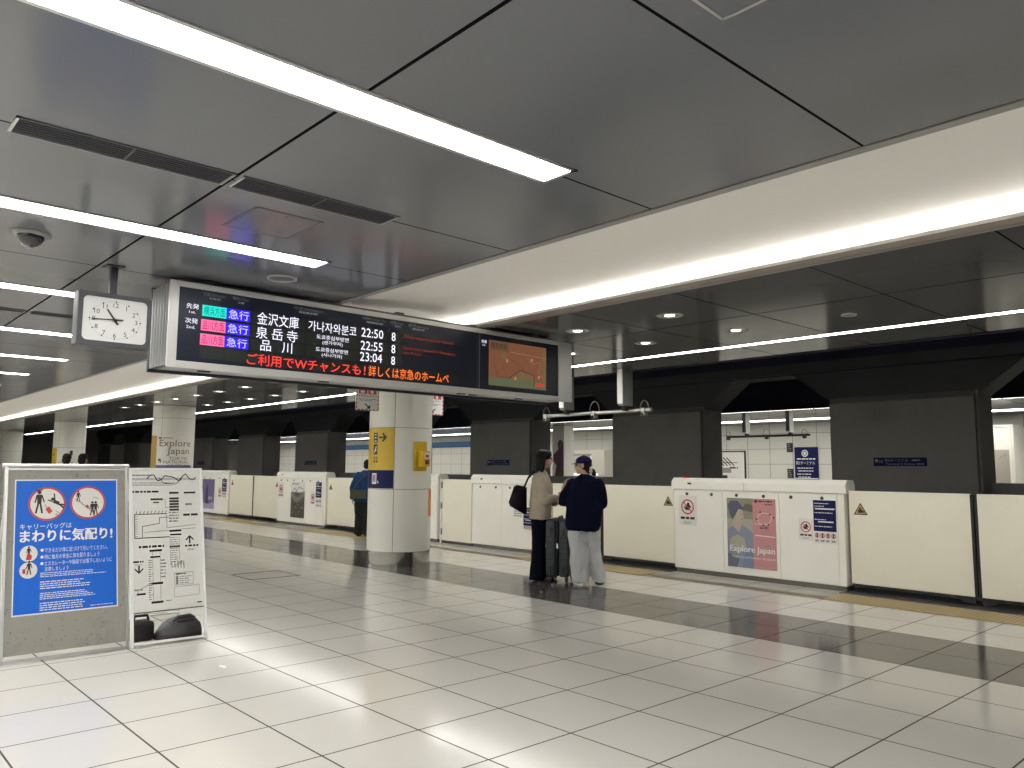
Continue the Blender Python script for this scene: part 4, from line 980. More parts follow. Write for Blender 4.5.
p.lines(2.14, 1.225, 2.36, 1.25, 1, K_, 3, .6, 4, .05); p.lines(2.58, 1.11, 2.66, 1.14, 1, M_print_g, 3, .6, 5); p.lines(2.56, 1.02, 2.70, 1.05, 1, K_, 3, .6, 5, .05)
p.path([(2.42, 1.05), (2.16, 1.05), (2.16, .855), (2.44, .855)], .006, K_, 3); p.path([(2.22, .86), (2.22, .95), (2.36, .97), (2.36, 1.02), (2.44, 1.02)], .004, K_, 3); p.path([(2.42, 1.05), (2.42, .93), (2.67, .95)], .004, M_print_g, 3); p.path([(2.24, .90), (2.66, .92)], .004, M_print_g, 3)
for i in range(9): p.line(2.17 + .03 * i, 1.055, 2.18 + .03 * i, 1.075, .004, K_, 3); p.line(2.165, .87 + .02 * i, 2.185, .87 + .02 * i, .003, K_, 3)
p.rect(2.44, .895, 2.54, .91, K_, 3); p.rect(2.445, .865, 2.54, .878, K_, 3); p.rect(2.44, .765, 2.525, .78, K_, 3); p.path([(2.445, .86), (2.445, .62)], .003, M_print_g, 3); p.path([(2.52, .86), (2.52, .62)], .003, M_print_g, 3)
p.lines(2.45, .64, 2.515, .855, 12, M_print_g, 3, .35, 6); p.lines(2.19, .77, 2.40, .795, 1, K_, 3, .7, 7, .1)
for i in range(5): p.line(2.455 + .025 * i, .60 - .003 * i, 2.455 + .025 * i, .65, .004, K_, 3); p.line(2.455 + .025 * i, .60, 2.54, .655, .003, M_print_g, 3)
p.rect(2.275, .74, 2.375, .757, K_, 3); p.rect(2.28, .69, 2.36, .703, K_, 3); p.rect(2.285, .475, 2.38, .492, K_, 3); p.rect(2.285, .325, 2.38, .342, K_, 3); p.path([(2.30, .74), (2.30, .33)], .003, M_print_g, 3); p.path([(2.36, .74), (2.36, .33)], .003, M_print_g, 3)
p.lines(2.265, .35, 2.298, .68, 18, M_print_g, 3, .4, 8, .6); p.lines(2.365, .52, 2.41, .68, 6, M_print_g, 3, .4, 9)
p.path([(2.285, .485), (2.18, .44), (2.18, .40)], .003, K_, 3); p.rect(2.17, .40, 2.24, .415, K_, 3); p.lines(2.15, .43, 2.22, .455, 1, M_print_g, 3, .5, 3)
p.lines(2.145, .655, 2.23, .675, 1, K_, 3, .7, 2, .05); p.lines(2.16, .635, 2.22, .648, 1, M_print_g, 3, .5, 3); p.lines(2.57, .76, 2.69, .785, 1, K_, 3, .6, 4, .05); p.lines(2.59, .73, 2.66, .755, 2, M_print_g, 3, .4, 4)
b.build('route_map', o); b = MB(); p = board_panel(b, xb2)
for u, v0, v1 in ((2.61, .785, .855), (2.19, .64, .575)):
    d = 1 if v1 > v0 else -1
    p.line(u, v0 + d * .005, u, v1 - d * .01, .012, K_, 3); p.line(u - .032, v1 - d * .035, u, v1, .010, K_, 3); p.line(u + .032, v1 - d * .035, u, v1, .010, K_, 3)
b.build('arrow', o); b = MB(); p = board_panel(b, xb2)
p.path([(2.475, .555), (2.63, .555), (2.63, .455), (2.475, .455), (2.475, .555)], .003, M_print_g, 3); p.lines(2.485, .535, 2.60, .553, 1, K_, 3, .5, 2); p.rect(2.485, .46, 2.505, .53, M_print_g, 3); p.lines(2.515, .46, 2.62, .53, 4, M_print_g, 3, .4, 4)
p.path([(2.47, .44), (2.68, .445), (2.68, .365), (2.47, .36), (2.47, .44)], .003, M_print_g, 3); p.lines(2.66, .29, 2.71, .31, 1, K_, 3, .5, 2); p.lines(2.4, .33, 2.46, .345, 1, M_print_g, 3, .5, 2)
b.build('legend', o)
# weight: a rounded black water tank with a grip hole, standing on the floor behind the frame
t = root('sign_weight', 'black moulded weight with a grip lying under the route map stand', 'weight', (-7.0, 2.46, 0))
prof = [(-.10, 0), (-.05, .085), (.0, .135), (.06, .165), (.18, .175), (.23, .15), (.255, .09), (.26, 0)]
M_tank = pmat('black_tank', (.035, .035, .036), .5, var=.15, vscale=12)
b = MB(); bm_ = bmesh.new()
vs = [bm_.verts.new((-.11, y, z)) for y, z in prof]; f_ = bm_.faces.new(vs)
r_ = bmesh.ops.extrude_face_region(bm_, geom=[f_]); bmesh.ops.translate(bm_, verts=[v for v in r_['geom'] if isinstance(v, bmesh.types.BMVert)], vec=(.22, 0, 0))
bmesh.ops.recalc_face_normals(bm_, faces=bm_.faces[:]); bmesh.ops.bevel(bm_, geom=[e for e in bm_.edges], offset=.018, segments=3, affect='EDGES'); b.bm(bm_, M_tank, True); bm_.free(); b.build('tank', t)
b = MB(); b.tube([(.05, .03, .150), (.06, .06, .182), (.06, .16, .188), (.05, .20, .160)], .018, M_tank, 10); b.box((.075, .045, .145), (.113, .175, .166), M_black, .006); b.build('grip', t)
t = root('sign_weight', 'second dark weight half hidden behind the moulded one, left under the map stand', 'weight', (-7.12, 2.27, 0))
b = MB(); b.box((-.09, -.09, 0), (.09, .10, .16), M_black, .03, 3); b.build('tank', t); b = MB(); b.tube([(0, -.05, .155), (0, -.04, .2), (0, .06, .2), (0, .07, .155)], .012, M_black, 8); b.build('grip', t)
t = root('paper_sheet', 'crumpled pale paper lying on the black weight under the map stand', 'paper', (-7.10, 2.42, .22)) if False else None

# floor hatch and litter
b = MB(); w = .02
for p0, q0 in (((-10.55, 4.5), (-9.9, 4.52)), ((-10.55, 5.18), (-9.9, 5.2)), ((-10.55, 4.5), (-10.53, 5.2)), ((-9.92, 4.5), (-9.9, 5.2))): b.box((*p0, 0), (*q0, .004), M_dark)
t = root('floor_hatch', 'square floor hatch outlined in dark metal among the tiles', 'floor hatch', (0, 0, 0)); b.build('frame', t)
b = MB(); b.box((-10.5, 4.55, .0), (-9.95, 5.15, .002), M_floor); b.build('lid', t)
b = MB(); rr = random.Random(2)
pts = [Vector((-.035 + .02 * i, -.02 + .018 * j, .004 + .014 * rr.random())) for i in range(5) for j in range(3)]
b.add(pts, [(i * 3 + j, i * 3 + 3 + j, i * 3 + 4 + j, i * 3 + 1 + j) for i in range(4) for j in range(2)], M_print_w)
lt = b.build('paper_scrap', label='small torn white paper scrap lying on the floor tiles', cat='litter', loc=(-5.75, 2.43, 0))
lt.modifiers.new('thick', 'SOLIDIFY').thickness = .0015
# ------------------------------------------------------------------ people
def evaluated(o):
    bpy.context.view_layer.update(); dg = bpy.context.evaluated_depsgraph_get()
    return bpy.data.meshes.new_from_object(o.evaluated_get(dg))
class Blob:
    """overlapping rounded solids melted into one continuous surface"""
    def __init__(s): s.b = MB()
    def cap(s, a, ra, c, rc, n=14):
        a, c = Vector(a), Vector(c); d = (c - a); L = d.length or 1e-5; d.normalize()
        x = d.orthogonal().normalized(); y = d.cross(x); V = []; rings = []
        st = [(-ra * math.cos(t), ra * math.sin(t)) for t in [math.pi / 2 * i / 4 for i in range(1, 5)]]
        en = [(L + rc * math.sin(t), rc * math.cos(t)) for t in [math.pi / 2 * i / 4 for i in range(0, 4)]]
        pr = st + en
        for h, r in pr:
            for k in range(n): th = 2 * math.pi * k / n; V.append(a + d * h + (x * math.cos(th) + y * math.sin(th)) * r)
        F = []
        for i in range(len(pr) - 1):
            for k in range(n): F.append((i * n + k, i * n + (k + 1) % n, (i + 1) * n + (k + 1) % n, (i + 1) * n + k))
        F += [tuple(range(n - 1, -1, -1)), tuple(range((len(pr) - 1) * n, len(pr) * n))]
        s.b.add(V, F, M_black); return s
    def chain(s, pts, rs):
        for (a, ra), (c, rc) in zip(list(zip(pts, rs)), list(zip(pts, rs))[1:]): s.cap(a, ra, c, rc)
        return s
    def ell(s, c, r, rz=0., ry=0., rx=0.):
        bm_ = bmesh.new(); bmesh.ops.create_uvsphere(bm_, u_segments=20, v_segments=14, radius=1)
        m = Matrix.Translation(Vector(c)) @ Matrix.Rotation(rz, 4, 'Z') @ Matrix.Rotation(ry, 4, 'Y') @ Matrix.Rotation(rx, 4, 'X') @ Matrix.Diagonal((*r, 1))
        bmesh.ops.transform(bm_, matrix=m, verts=bm_.verts[:]); s.b.bm(bm_, M_black); bm_.free(); return s
    def loft(s, rings, n=24, p=2.4):
        """rings: (centre, half width, half depth, heading)"""
        V = []; F = []
        for c, a, b_, h in rings:
            for k in range(n):
                th = 2 * math.pi * k / n; ct, sn = math.cos(th), math.sin(th)
                x = a * math.copysign(abs(ct) ** (2 / p), ct); y = b_ * math.copysign(abs(sn) ** (2 / p), sn)
                V.append((c[0] + x * math.cos(h) - y * math.sin(h), c[1] + x * math.sin(h) + y * math.cos(h), c[2]))
        m = len(rings)
        for i in range(m - 1):
            for k in range(n): F.append((i * n + k, i * n + (k + 1) % n, (i + 1) * n + (k + 1) % n, (i + 1) * n + k))
        F += [tuple(range(n - 1, -1, -1)), tuple(range((m - 1) * n, m * n))]
        s.b.add(V, F, M_black); return s
    def melt(s, name, mat, parent, vox=.01, smooth=4, fold=0., fscale=7., seed=0, **kw):
        me = bpy.data.meshes.new('m'); me.from_pydata(s.b.v, [], s.b.f); o = bpy.data.objects.new('m', me); col.objects.link(o)
        r = o.modifiers.new('r', 'REMESH'); r.mode = 'VOXEL'; r.voxel_size = vox; r.use_smooth_shade = True
        if smooth: sm = o.modifiers.new('s', 'SMOOTH'); sm.iterations = smooth; sm.factor = .5
        out = evaluated(o); bpy.data.objects.remove(o); bpy.data.meshes.remove(me)
        if fold:
            out.update(); N = [v.normal.copy() for v in out.vertices]
            for v, nn in zip(out.vertices, N):
                q = Vector((v.co.x * fscale, v.co.y * fscale, v.co.z * fscale * .45)) + Vector((seed, 0, 0))
                v.co += nn * (noise.noise(q) * fold + noise.noise(q * 2.3) * fold * .5)
        out.materials.clear(); out.materials.append(mat); out.name = name
        for p_ in out.polygons: p_.use_smooth = True
        return link(name, out, parent, **kw)

M_skin = pmat('skin', (.52, .33, .24), .5); M_hair = pmat('black_hair', (.006, .005, .005), .6, spec=.25)
M_beige = pmat('beige_jacket_cloth', (.42, .36, .27), .85, var=.1, vscale=9); M_navyc = pmat('navy_knit', (.0035, .005, .018), .9, spec=.1, var=.15, vscale=30)
M_dk = pmat('dark_navy_denim', (.003, .004, .010), .85, spec=.1, var=.2, vscale=12); M_pale = pmat('pale_grey_cotton', (.50, .51, .52), .85, var=.06, vscale=6)
M_blue_j = pmat('blue_jacket_cloth', (.013, .048, .135), .8, spec=.15, var=.15, vscale=9); M_olive = pmat('olive_trousers_cloth', (.018, .022, .017), .85, spec=.15, var=.1); M_bag = pmat('olive_bag_cloth', (.06, .058, .035), .8)
M_capc = pmat('navy_cap_cloth', (.011, .011, .055), .85, spec=.15); M_leather = pmat('black_tote_leather', (.004, .0045, .008), .6, spec=.2)
M_eye = pmat('eye_dark', (.01, .008, .008), .2); M_lip = pmat('lip', (.42, .16, .13), .5); M_glass = pmat('glasses_frame', (.02, .015, .012), .3)
M_shoe = pmat('white_sneaker', (.62, .60, .56), .6); M_blackshoe = pmat('black_shoe', (.012, .012, .012), .4)

class Fig:
    """local axes of a figure: x to the right of the view it stands in, y away, z up"""
    def __init__(s, name_label, loc, rz, headc, head_h, s_=1.):
        s.t = root('person', name_label, 'person', loc, rz); s.hc = Vector(headc); s.hh = head_h; s.k = s_
        s.B = Blob()
    def hp(s, f, l, z):
        """head point: forward, left, up from the head centre"""
        return s.hc + Vector((math.cos(s.hh) * f - math.sin(s.hh) * l, math.sin(s.hh) * f + math.cos(s.hh) * l, z)) * s.k
    def head(s, neck):
        B = s.B; k = s.k; h = s.hh
        B.ell(s.hp(-.012, 0, .03), (.094 * k, .074 * k, .088 * k), h)
        B.ell(s.hp(.022, 0, -.035), (.066 * k, .058 * k, .075 * k), h, R(12))
        B.ell(s.hp(.062, 0, -.092), (.022 * k, .028 * k, .018 * k), h)           # chin
        B.cap(s.hp(.078, 0, .018), .009 * k, s.hp(.098, 0, -.018), .0125 * k)     # nose
        B.ell(s.hp(.094, 0, -.022), (.012 * k, .017 * k, .009 * k), h)
        B.ell(s.hp(.078, 0, -.058), (.013 * k, .024 * k, .012 * k), h)           # mouth
        B.ell(s.hp(.076, 0, .040), (.014 * k, .055 * k, .012 * k), h)            # brow
        for l in (1, -1): B.ell(s.hp(-.008, .076 * l, -.005), (.022 * k, .010 * k, .032 * k), h)
        B.cap(s.hp(-.025, 0, -.06), .048 * k, neck, .056 * k)
    def face_parts(s, glasses=False):
        b = MB()
        for l in (1, -1):
            bm_ = bmesh.new(); bmesh.ops.create_uvsphere(bm_, u_segments=10, v_segments=8, radius=.011 * s.k); bmesh.ops.translate(bm_, verts=bm_.verts[:], vec=s.hp(.074, .030 * l, .010)); b = MB().bm(bm_, M_eye, True); bm_.free(); b.build('eye', s.t)
        b = MB(); b.tube([s.hp(.086, .02, -.060), s.hp(.0925, 0, -.059), s.hp(.086, -.02, -.060)], .0055, M_lip, 6); b.build('lips', s.t)
        if glasses:
            b = MB()
            for l in (1, -1):
                b.tube([s.hp(.094, .030 * l + .022 * math.cos(a), .008 + .018 * math.sin(a)) for a in [2 * math.pi * i / 14 for i in range(15)]], .0022, M_glass, 5)
                b.tube([s.hp(.094, .052 * l, .012), s.hp(.0, .082 * l, .010), s.hp(-.03, .080 * l, -.005)], .002, M_glass, 5)
            b.tube([s.hp(.094, .008, .012), s.hp(.094, -.008, .012)], .002, M_glass, 5); b.build('glasses', s.t)
    def arm(s, sh, el, wr, r=(.046, .038, .026)):
        s.B.chain([sh, el, wr], r)
    def hand(s, wr, d, pn, side, curl=.6):
        """wr wrist, d direction of the hand, pn palm normal (fingers curl that way), side +1/-1 thumb side"""
        B = s.B; k = s.k; wr = Vector(wr); d = Vector(d).normalized(); pn = Vector(pn); pn = (pn - d * pn.dot(d)).normalized(); w = d.cross(pn).normalized() * side
        for q in (-.022, -.007, .008, .022): B.cap(wr + d * .005 + w * q * .7, .014 * k, wr + d * .075 + w * q, .0115 * k, 8)
        for q, L in ((.026, .068), (.009, .078), (-.008, .072), (-.024, .056)):
            p0 = wr + d * .08 + w * q; a = curl * .5; p1 = p0 + (d * math.cos(a) + pn * math.sin(a)) * L * .45
            a = curl * 1.2; p2 = p1 + (d * math.cos(a) + pn * math.sin(a)) * L * .32; a = curl * 1.8; p3 = p2 + (d * math.cos(a) + pn * math.sin(a)) * L * .25
            for u, v, ra, rb in ((p0, p1, .0092, .0085), (p1, p2, .0085, .0078), (p2, p3, .0078, .007)): B.cap(u, ra * k, v, rb * k, 8)
        t0 = wr + d * .025 + w * .024; t1 = t0 + (d * .7 + w * .6 + pn * .35).normalized() * .035; t2 = t1 + (d * .9 + pn * .4).normalized() * .03
        B.cap(t0, .0125 * k, t1, .0105 * k, 8); B.cap(t1, .0105 * k, t2, .0085 * k, 8)
    def legs(s, hips, knees, ankles, toes):
        for h, kn_, a, t_ in zip(hips, knees, ankles, toes):
            s.B.chain([h, kn_, a], (.075, .052, .036)); s.B.cap(a, .036, t_, .028)
    def body(s, vox=.0075): return s.B.melt('body', M_skin, s.t, vox, 2)
def shoe(parent, heel, toe, m, sole):
    heel, toe = Vector(heel), Vector(toe); d = (toe - heel).normalized(); a = math.atan2(d.y, d.x); c = (heel + toe) / 2; L = (toe - heel).length / 2
    B = Blob(); B.ell((c.x, c.y, .035), (L, .045, .036), a); B.ell((heel.x + d.x * .06, heel.y + d.y * .06, .055), (.062, .040, .048), a); B.ell((toe.x - d.x * .06, toe.y - d.y * .06, .03), (.062, .046, .03), a)
    B.b.v = [(x, y, max(z, .012)) for x, y, z in B.b.v]
    o = B.melt('shoe', m, parent, .009, 3)
    b = MB(); n = 20; P = []
    for k in range(n):
        th = 2 * math.pi * k / n; u, v = L * 1.02 * math.cos(th), .044 * math.sin(th) * (1.0 + .12 * math.cos(th)); P.append((c.x + u * math.cos(a) - v * math.sin(a), c.y + u * math.sin(a) + v * math.cos(a), .0))
    b.prism(P, (0, 0, .02), sole); b.build('sole', o)
    return o
RV = math.atan2(.739, .674)      # direction of the view's right-hand axis on the floor

# --- woman with the tote bag: profile, facing right
F1 = Fig('woman in a beige jacket with a black tote bag beside the suitcase', (-7.48, 7.32, 0), RV, (.085, .0, 1.575), R(-8))
B = F1.B
neck = Vector((.045, 0, 1.41)); F1.head(neck)
B.loft([((.02, 0, .86), .10, .15, 0), ((.02, 0, 1.0), .095, .145, 0), ((.02, 0, 1.12), .085, .125, 0), ((.03, 0, 1.25), .095, .15, 0), ((.03, 0, 1.35), .075, .155, 0), ((.04, 0, 1.42), .045, .06, 0)])
F1.arm((.02, -.18, 1.33), (.06, -.225, 1.05), (.235, -.14, 1.075)); F1.hand((.235, -.14, 1.075), (.8, .45, .15), (-.1, .7, .3), 1, .9)
F1.arm((.02, .18, 1.33), (.08, .22, 1.04), (.26, .10, 1.0)); F1.hand((.26, .10, 1.0), (.8, -.5, .2), (-.1, -.4, .8), -1, .9)
F1.legs([(0, -.085, .86), (0, .085, .86)], [(.01, -.085, .47), (.015, .09, .47)], [(-.02, -.085, .09), (.03, .09, .09)], [(.09, -.09, .045), (.14, .09, .045)])
F1.body(); F1.face_parts(True)
# jacket
B = Blob()
B.loft([((.03, 0, .80), .150, .205, 0), ((.03, 0, .90), .152, .205, 0), ((.03, 0, 1.05), .145, .195, 0), ((.035, 0, 1.20), .140, .195, 0), ((.03, 0, 1.32), .120, .195, 0), ((.035, 0, 1.385), .085, .13, 0), ((.045, 0, 1.425), .062, .068, 0)], p=2.3)
B.chain([(.015, -.175, 1.325), (.02, -.21, 1.20), (.06, -.235, 1.045), (.21, -.155, 1.07)], (.072, .072, .066, .050))
B.chain([(.02, .175, 1.325), (.04, .22, 1.18), (.085, .225, 1.035), (.235, .115, 1.005)], (.072, .07, .066, .050))
jk = B.melt('jacket', M_beige, F1.t, .012, 5, .012, 8., 3)
b = MB(); b.tube([(.19, -.165, 1.068), (.215, -.152, 1.071)], .053, M_beige, 14); b.tube([(.215, .128, 1.008), (.24, .112, 1.004)], .053, M_beige, 14); b.build('cuff', jk)
b = MB(); b.tube([(.175, -.02, 1.34), (.19, -.02, 1.1), (.187, -.02, .81)], .005, pmat('jacket_seam', (.22, .18, .13), .8), 6); b.build('placket', jk)
B = Blob()
for y, dx in ((-.085, -.015), (.09, .03)):
    B.loft([((dx - .005, y, .02), .105, .10, 0), ((dx, y, .12), .100, .095, 0), ((.005, y, .45), .088, .088, 0), ((.01, y * .95, .70), .105, .10, 0), ((.01, y * .8, .86), .115, .11, 0)], p=2.1)
B.loft([((.015, 0, .78), .13, .18, 0), ((.02, 0, .92), .115, .17, 0)])
B.melt('trousers', M_dk, F1.t, .012, 4, .012, 7., 8)
for y, x in ((-.085, -.06), (.09, -.02)): shoe(F1.t, (x, y, 0), (x + .23, y - .01, 0), M_blackshoe, M_rubber)
B = Blob(); hp = F1.hp
B.ell(hp(-.032, 0, .045), (.098, .088, .092), F1.hh); B.ell(hp(-.055, 0, -.03), (.075, .088, .10), F1.hh); B.ell(hp(-.075, 0, -.12), (.058, .085, .10), F1.hh)
B.ell(hp(-.075, .0, -.185), (.045, .075, .06), F1.hh)
B.ell(hp(.03, .062, .055), (.06, .028, .055), F1.hh); B.ell(hp(.03, -.062, .055), (.06, .028, .055), F1.hh); B.ell(hp(.02, 0, .095), (.072, .068, .028), F1.hh)
for l in (1, -1): B.cap(hp(.012, .076 * l, .05), .022, hp(-.03, .080 * l, -.16), .022)
B.melt('hair', M_hair, F1.t, .009, 3, .005, 22., 2)
# tote
t = root('tote_bag', 'black tote bag hanging from the shoulder of the woman in beige', 'bag', (-7.48, 7.32, 0), RV)
b = MB(); b.prism([(-.155, -.12, 1.21), (-.315, -.12, 1.24), (-.40, -.12, .98), (-.155, -.12, .84)], (0, .30, 0), M_leather)
bmx = bmesh.new(); vv = [bmx.verts.new(p_) for p_ in b.v]; [bmx.faces.new([vv[i] for i in f_]) for f_ in b.f]; bmesh.ops.recalc_face_normals(bmx, faces=bmx.faces[:]); bmesh.ops.bevel(bmx, geom=bmx.edges[:], offset=.022, segments=3, affect='EDGES')
b = MB().bm(bmx, M_leather, True); bmx.free(); b.build('bag_body', t)
for y in (-.10, .12):
    b = MB(); b.tube([(-.19, y, 1.20), (-.13, y - .01, 1.34), (-.055, y * 1.6 - .03, 1.425), (-.02, y * 1.6 - .03, 1.41)] if y > 0 else [(-.19, y, 1.20), (-.14, y, 1.32), (-.075, -.14, 1.40), (-.02, -.15, 1.41)], .010, M_leather, 8); b.build('strap', t)
# phone in her hands
t = root('patterned_pouch', 'small pale pouch with black pattern held by the woman in beige', 'pouch', (-7.48, 7.32, 0), RV)
MB().box((.255, -.11, 1.075), (.325, .045, 1.155), M_paper, .012, 3).build('pouch', t)
b = MB(); [b.box((.262 + .02 * i, -.1125, 1.135 + .008 * (i % 2)), (.274 + .02 * i, -.109, 1.15), M_print_k) for i in range(3)]; b.build('pattern', t)

# --- woman in the navy cap: back to the camera, face turned left
F2 = Fig('woman in a navy cap, navy jumper and pale wide trousers, back turned', (-6.80, 7.53, 0), RV, (-.055, .03, 1.545), R(166)); F2.t.scale = (1, .97, .965)
B = F2.B
neck = Vector((-.015, .01, 1.40)); F2.head(neck)
H2 = R(-25)     # shoulders turned a little to the left
B.loft([((-.03, 0, .86), .155, .10, H2), ((-.03, 0, 1.0), .15, .095, H2), ((-.03, 0, 1.12), .13, .085, H2), ((-.03, 0, 1.25), .155, .095, H2), ((-.025, 0, 1.34), .16, .075, H2), ((-.015, 0, 1.41), .06, .045, H2)])
F2.arm((-.19, .07, 1.31), (-.31, .10, 1.07), (-.295, .14, 1.26)); F2.hand((-.295, .14, 1.26), (.25, .1, .95), (.7, -.2, -.2), 1, .7)
F2.arm((.13, -.08, 1.31), (.17, -.02, 1.05), (.10, .20, 1.12)); F2.hand((.10, .20, 1.12), (-.7, .6, .2), (-.2, -.1, -.9), 1, .8)
F2.legs([(-.10, 0, .86), (.05, -.0, .86)], [(-.10, .03, .47), (.06, .02, .47)], [(-.075, .02, .09), (.125, .02, .09)], [(-.11, .14, .045), (.11, .15, .045)])
F2.body(); F2.face_parts(True)
B = Blob()
B.loft([((-.055, 0, .70), .200, .165, H2), ((-.055, 0, .76), .225, .185, H2), ((-.045, 0, .95), .235, .19, H2), ((-.04, 0, 1.12), .225, .175, H2), ((-.03, 0, 1.25), .215, .155, H2), ((-.025, 0, 1.34), .185, .12, H2), ((-.02, .0, 1.40), .115, .085, H2), ((-.015, .01, 1.435), .070, .062, H2)], p=2.2)
B.chain([(-.175, .06, 1.31), (-.245, .09, 1.20), (-.30, .10, 1.07), (-.296, .13, 1.18)], (.074, .076, .070, .050))
B.chain([(.125, -.08, 1.31), (.16, -.06, 1.19), (.178, -.02, 1.05), (.11, .16, 1.10)], (.076, .080, .074, .052))
jm = B.melt('jumper', M_navyc, F2.t, .012, 6, .012, 7., 5)
B = Blob()
B.loft([((-.085, -.01, .035), .118, .105, 0), ((-.09, -.01, .10), .120, .11, 0), ((-.115, .0, .40), .115, .105, 0), ((-.12, .01, .65), .125, .115, 0), ((-.10, 0, .86), .11, .11, 0)], p=2.2)
B.loft([((.150, .07, .03), .10, .10, 0), ((.140, .07, .10), .102, .105, 0), ((.085, .06, .40), .098, .10, 0), ((.03, .01, .65), .12, .115, 0), ((.02, 0, .86), .11, .11, 0)], p=2.2)
B.loft([((-.04, 0, .72), .19, .12, 0), ((-.04, 0, .92), .16, .11, 0)])
B.melt('trousers', M_pale, F2.t, .011, 2, .022, 8., 1)
for x, y in ((-.10, -.07), (.15, .02)): shoe(F2.t, (x + .02, y, 0), (x - .05 if x < 0 else x - .01, y + .24, 0), M_shoe, M_white if x < 0 else M_rubber)
hp = F2.hp; B = Blob()
B.ell(hp(-.03, 0, .01), (.088, .079, .078), F2.hh); B.ell(hp(-.07, 0, -.05), (.045, .065, .06), F2.hh); B.ell(hp(-.135, 0, -.085), (.034, .036, .055), F2.hh, R(20))
B.melt('hair', M_hair, F2.t, .009, 2, .004, 22., 4)
B = Blob(); B.ell(hp(-.012, 0, .055), (.108, .090, .082), F2.hh); 
B.b.v = [(x, y, max(z, F2.hc.z + .032)) for x, y, z in B.b.v]
cp = B.melt('cap', M_capc, F2.t, .008, 3)
b = MB(); P = [hp(.07 + .075 * math.cos(a), .072 * math.sin(a), .034 - .012 * math.cos(a)) for a in [math.pi * (i / 12 - .5) for i in range(13)]] + [hp(.06, -.075, .034), hp(.06, .075, .034)][::1]
b.prism(P, (0, 0, .006), M_capc); b.build('brim', cp); b = MB(); b.lathe([(.0001, .008), (.01, .006), (.012, 0)], hp(-.012, 0, .135), M_capc, 12); b.build('button', cp)
b = MB(); c = hp(-.112, 0, -.055)
b.tube([c + Vector((.010 * math.cos(a) * 1.2, .042 * math.cos(a), .038 * math.sin(a))) for a in [2 * math.pi * i / 16 for i in range(17)]], [.020 + .005 * math.sin(i * 2.3) for i in range(17)], pmat('white_scrunchie', (.62, .60, .55), .8), 8); b.build('scrunchie', F2.t)

# --- man behind the pillar: back to the camera, head bowed
F3 = Fig('man in a blue jacket with an olive shoulder bag behind the pillar', (-14.57, 9.02, 0), RV, (.10, .07, 1.50), R(70))
B = F3.B; F3.head(Vector((.075, .01, 1.37)))
B.loft([((.0, 0, .86), .15, .10, R(-15)), ((.0, 0, 1.0), .15, .10, R(-15)), ((.02, 0, 1.12), .145, .095, R(-15)), ((.04, 0, 1.25), .17, .10, R(-15)), ((.06, .0, 1.33), .16, .075, R(-15)), ((.075, .01, 1.39), .055, .05, R(-15))])
F3.arm((-.12, .03, 1.29), (-.21, .02, 1.02), (-.23, .08, .80), (.048, .038, .027)); F3.hand((-.23, .08, .80), (0, .25, -1), (.8, .3, 0), 1, .5)
F3.arm((.22, .0, 1.29), (.29, .08, 1.05), (.20, .25, 1.12)); F3.hand((.20, .25, 1.12), (-.5, .8, .2), (-.3, -.3, -.8), 1, .7)
F3.legs([(-.07, 0, .86), (.09, -.0, .86)], [(-.07, .02, .47), (.09, .02, .47)], [(-.07, .0, .09), (.09, .0, .09)], [(-.07, .13, .045), (.10, .13, .045)])
F3.body(.009); F3.face_parts(False)
B = Blob()
B.loft([((.0, 0, .74), .19, .145, R(-15)), ((.0, 0, .86), .19, .145, R(-15)), ((.005, 0, 1.0), .185, .14, R(-15)), ((.02, 0, 1.13), .19, .135, R(-15)), ((.04, 0, 1.25), .195, .13, R(-15)), ((.06, 0, 1.33), .165, .10, R(-15)), ((.075, .01, 1.395), .07, .062, R(-15))])
B.chain([(-.10, .03, 1.29), (-.19, .02, 1.10), (-.215, .02, 1.0), (-.228, .075, .82)], (.072, .070, .064, .05)); B.chain([(.21, 0, 1.29), (.28, .05, 1.12), (.29, .08, 1.05), (.22, .21, 1.11)], (.072, .07, .064, .05))
B.melt('jacket', M_blue_j, F3.t, .013, 4, .012, 8., 4)
B = Blob()
for x in (-.07, .09): B.loft([((x, .0, .04), .078, .085, 0), ((x, .02, .45), .085, .09, 0), ((x * .95 + .0, .01, .68), .10, .10, 0), ((x * .8, 0, .84), .10, .10, 0)])
B.loft([((.01, 0, .72), .16, .115, 0), ((.01, 0, .90), .15, .11, 0)]); B.melt('trousers', M_olive, F3.t, .013, 3, .010, 8., 6)
for x in (-.07, .095): shoe(F3.t, (x, -.06, 0), (x + .01, .20, 0), M_blackshoe, M_rubber)
hp = F3.hp; B = Blob(); B.ell(hp(-.025, 0, .045), (.098, .085, .085), F3.hh); B.ell(hp(-.055, 0, -.02), (.065, .078, .07), F3.hh); B.ell(hp(.03, 0, .09), (.06, .065, .03), F3.hh); B.melt('hair', M_hair, F3.t, .01, 2, .006, 25., 6)
t = root('shoulder_bag', 'olive shoulder bag on the back of the man in blue', 'bag', (-14.57, 9.02, 0), RV)
b = MB(); b.box((-.20, -.235, .80), (.12, -.145, .98), M_bag, .03, 3, True); b.build('bag_body', t)
b = MB(); b.box((-.195, -.242, .90), (.115, -.23, .975), M_bag, .005); b.build('flap', t)
b = MB(); b.tube([(-.18, -.17, .96), (-.06, -.165, 1.15), (.10, -.135, 1.30), (.15, -.05, 1.385), (.16, .06, 1.36)], .013, M_bag, 8); b.build('strap', t)

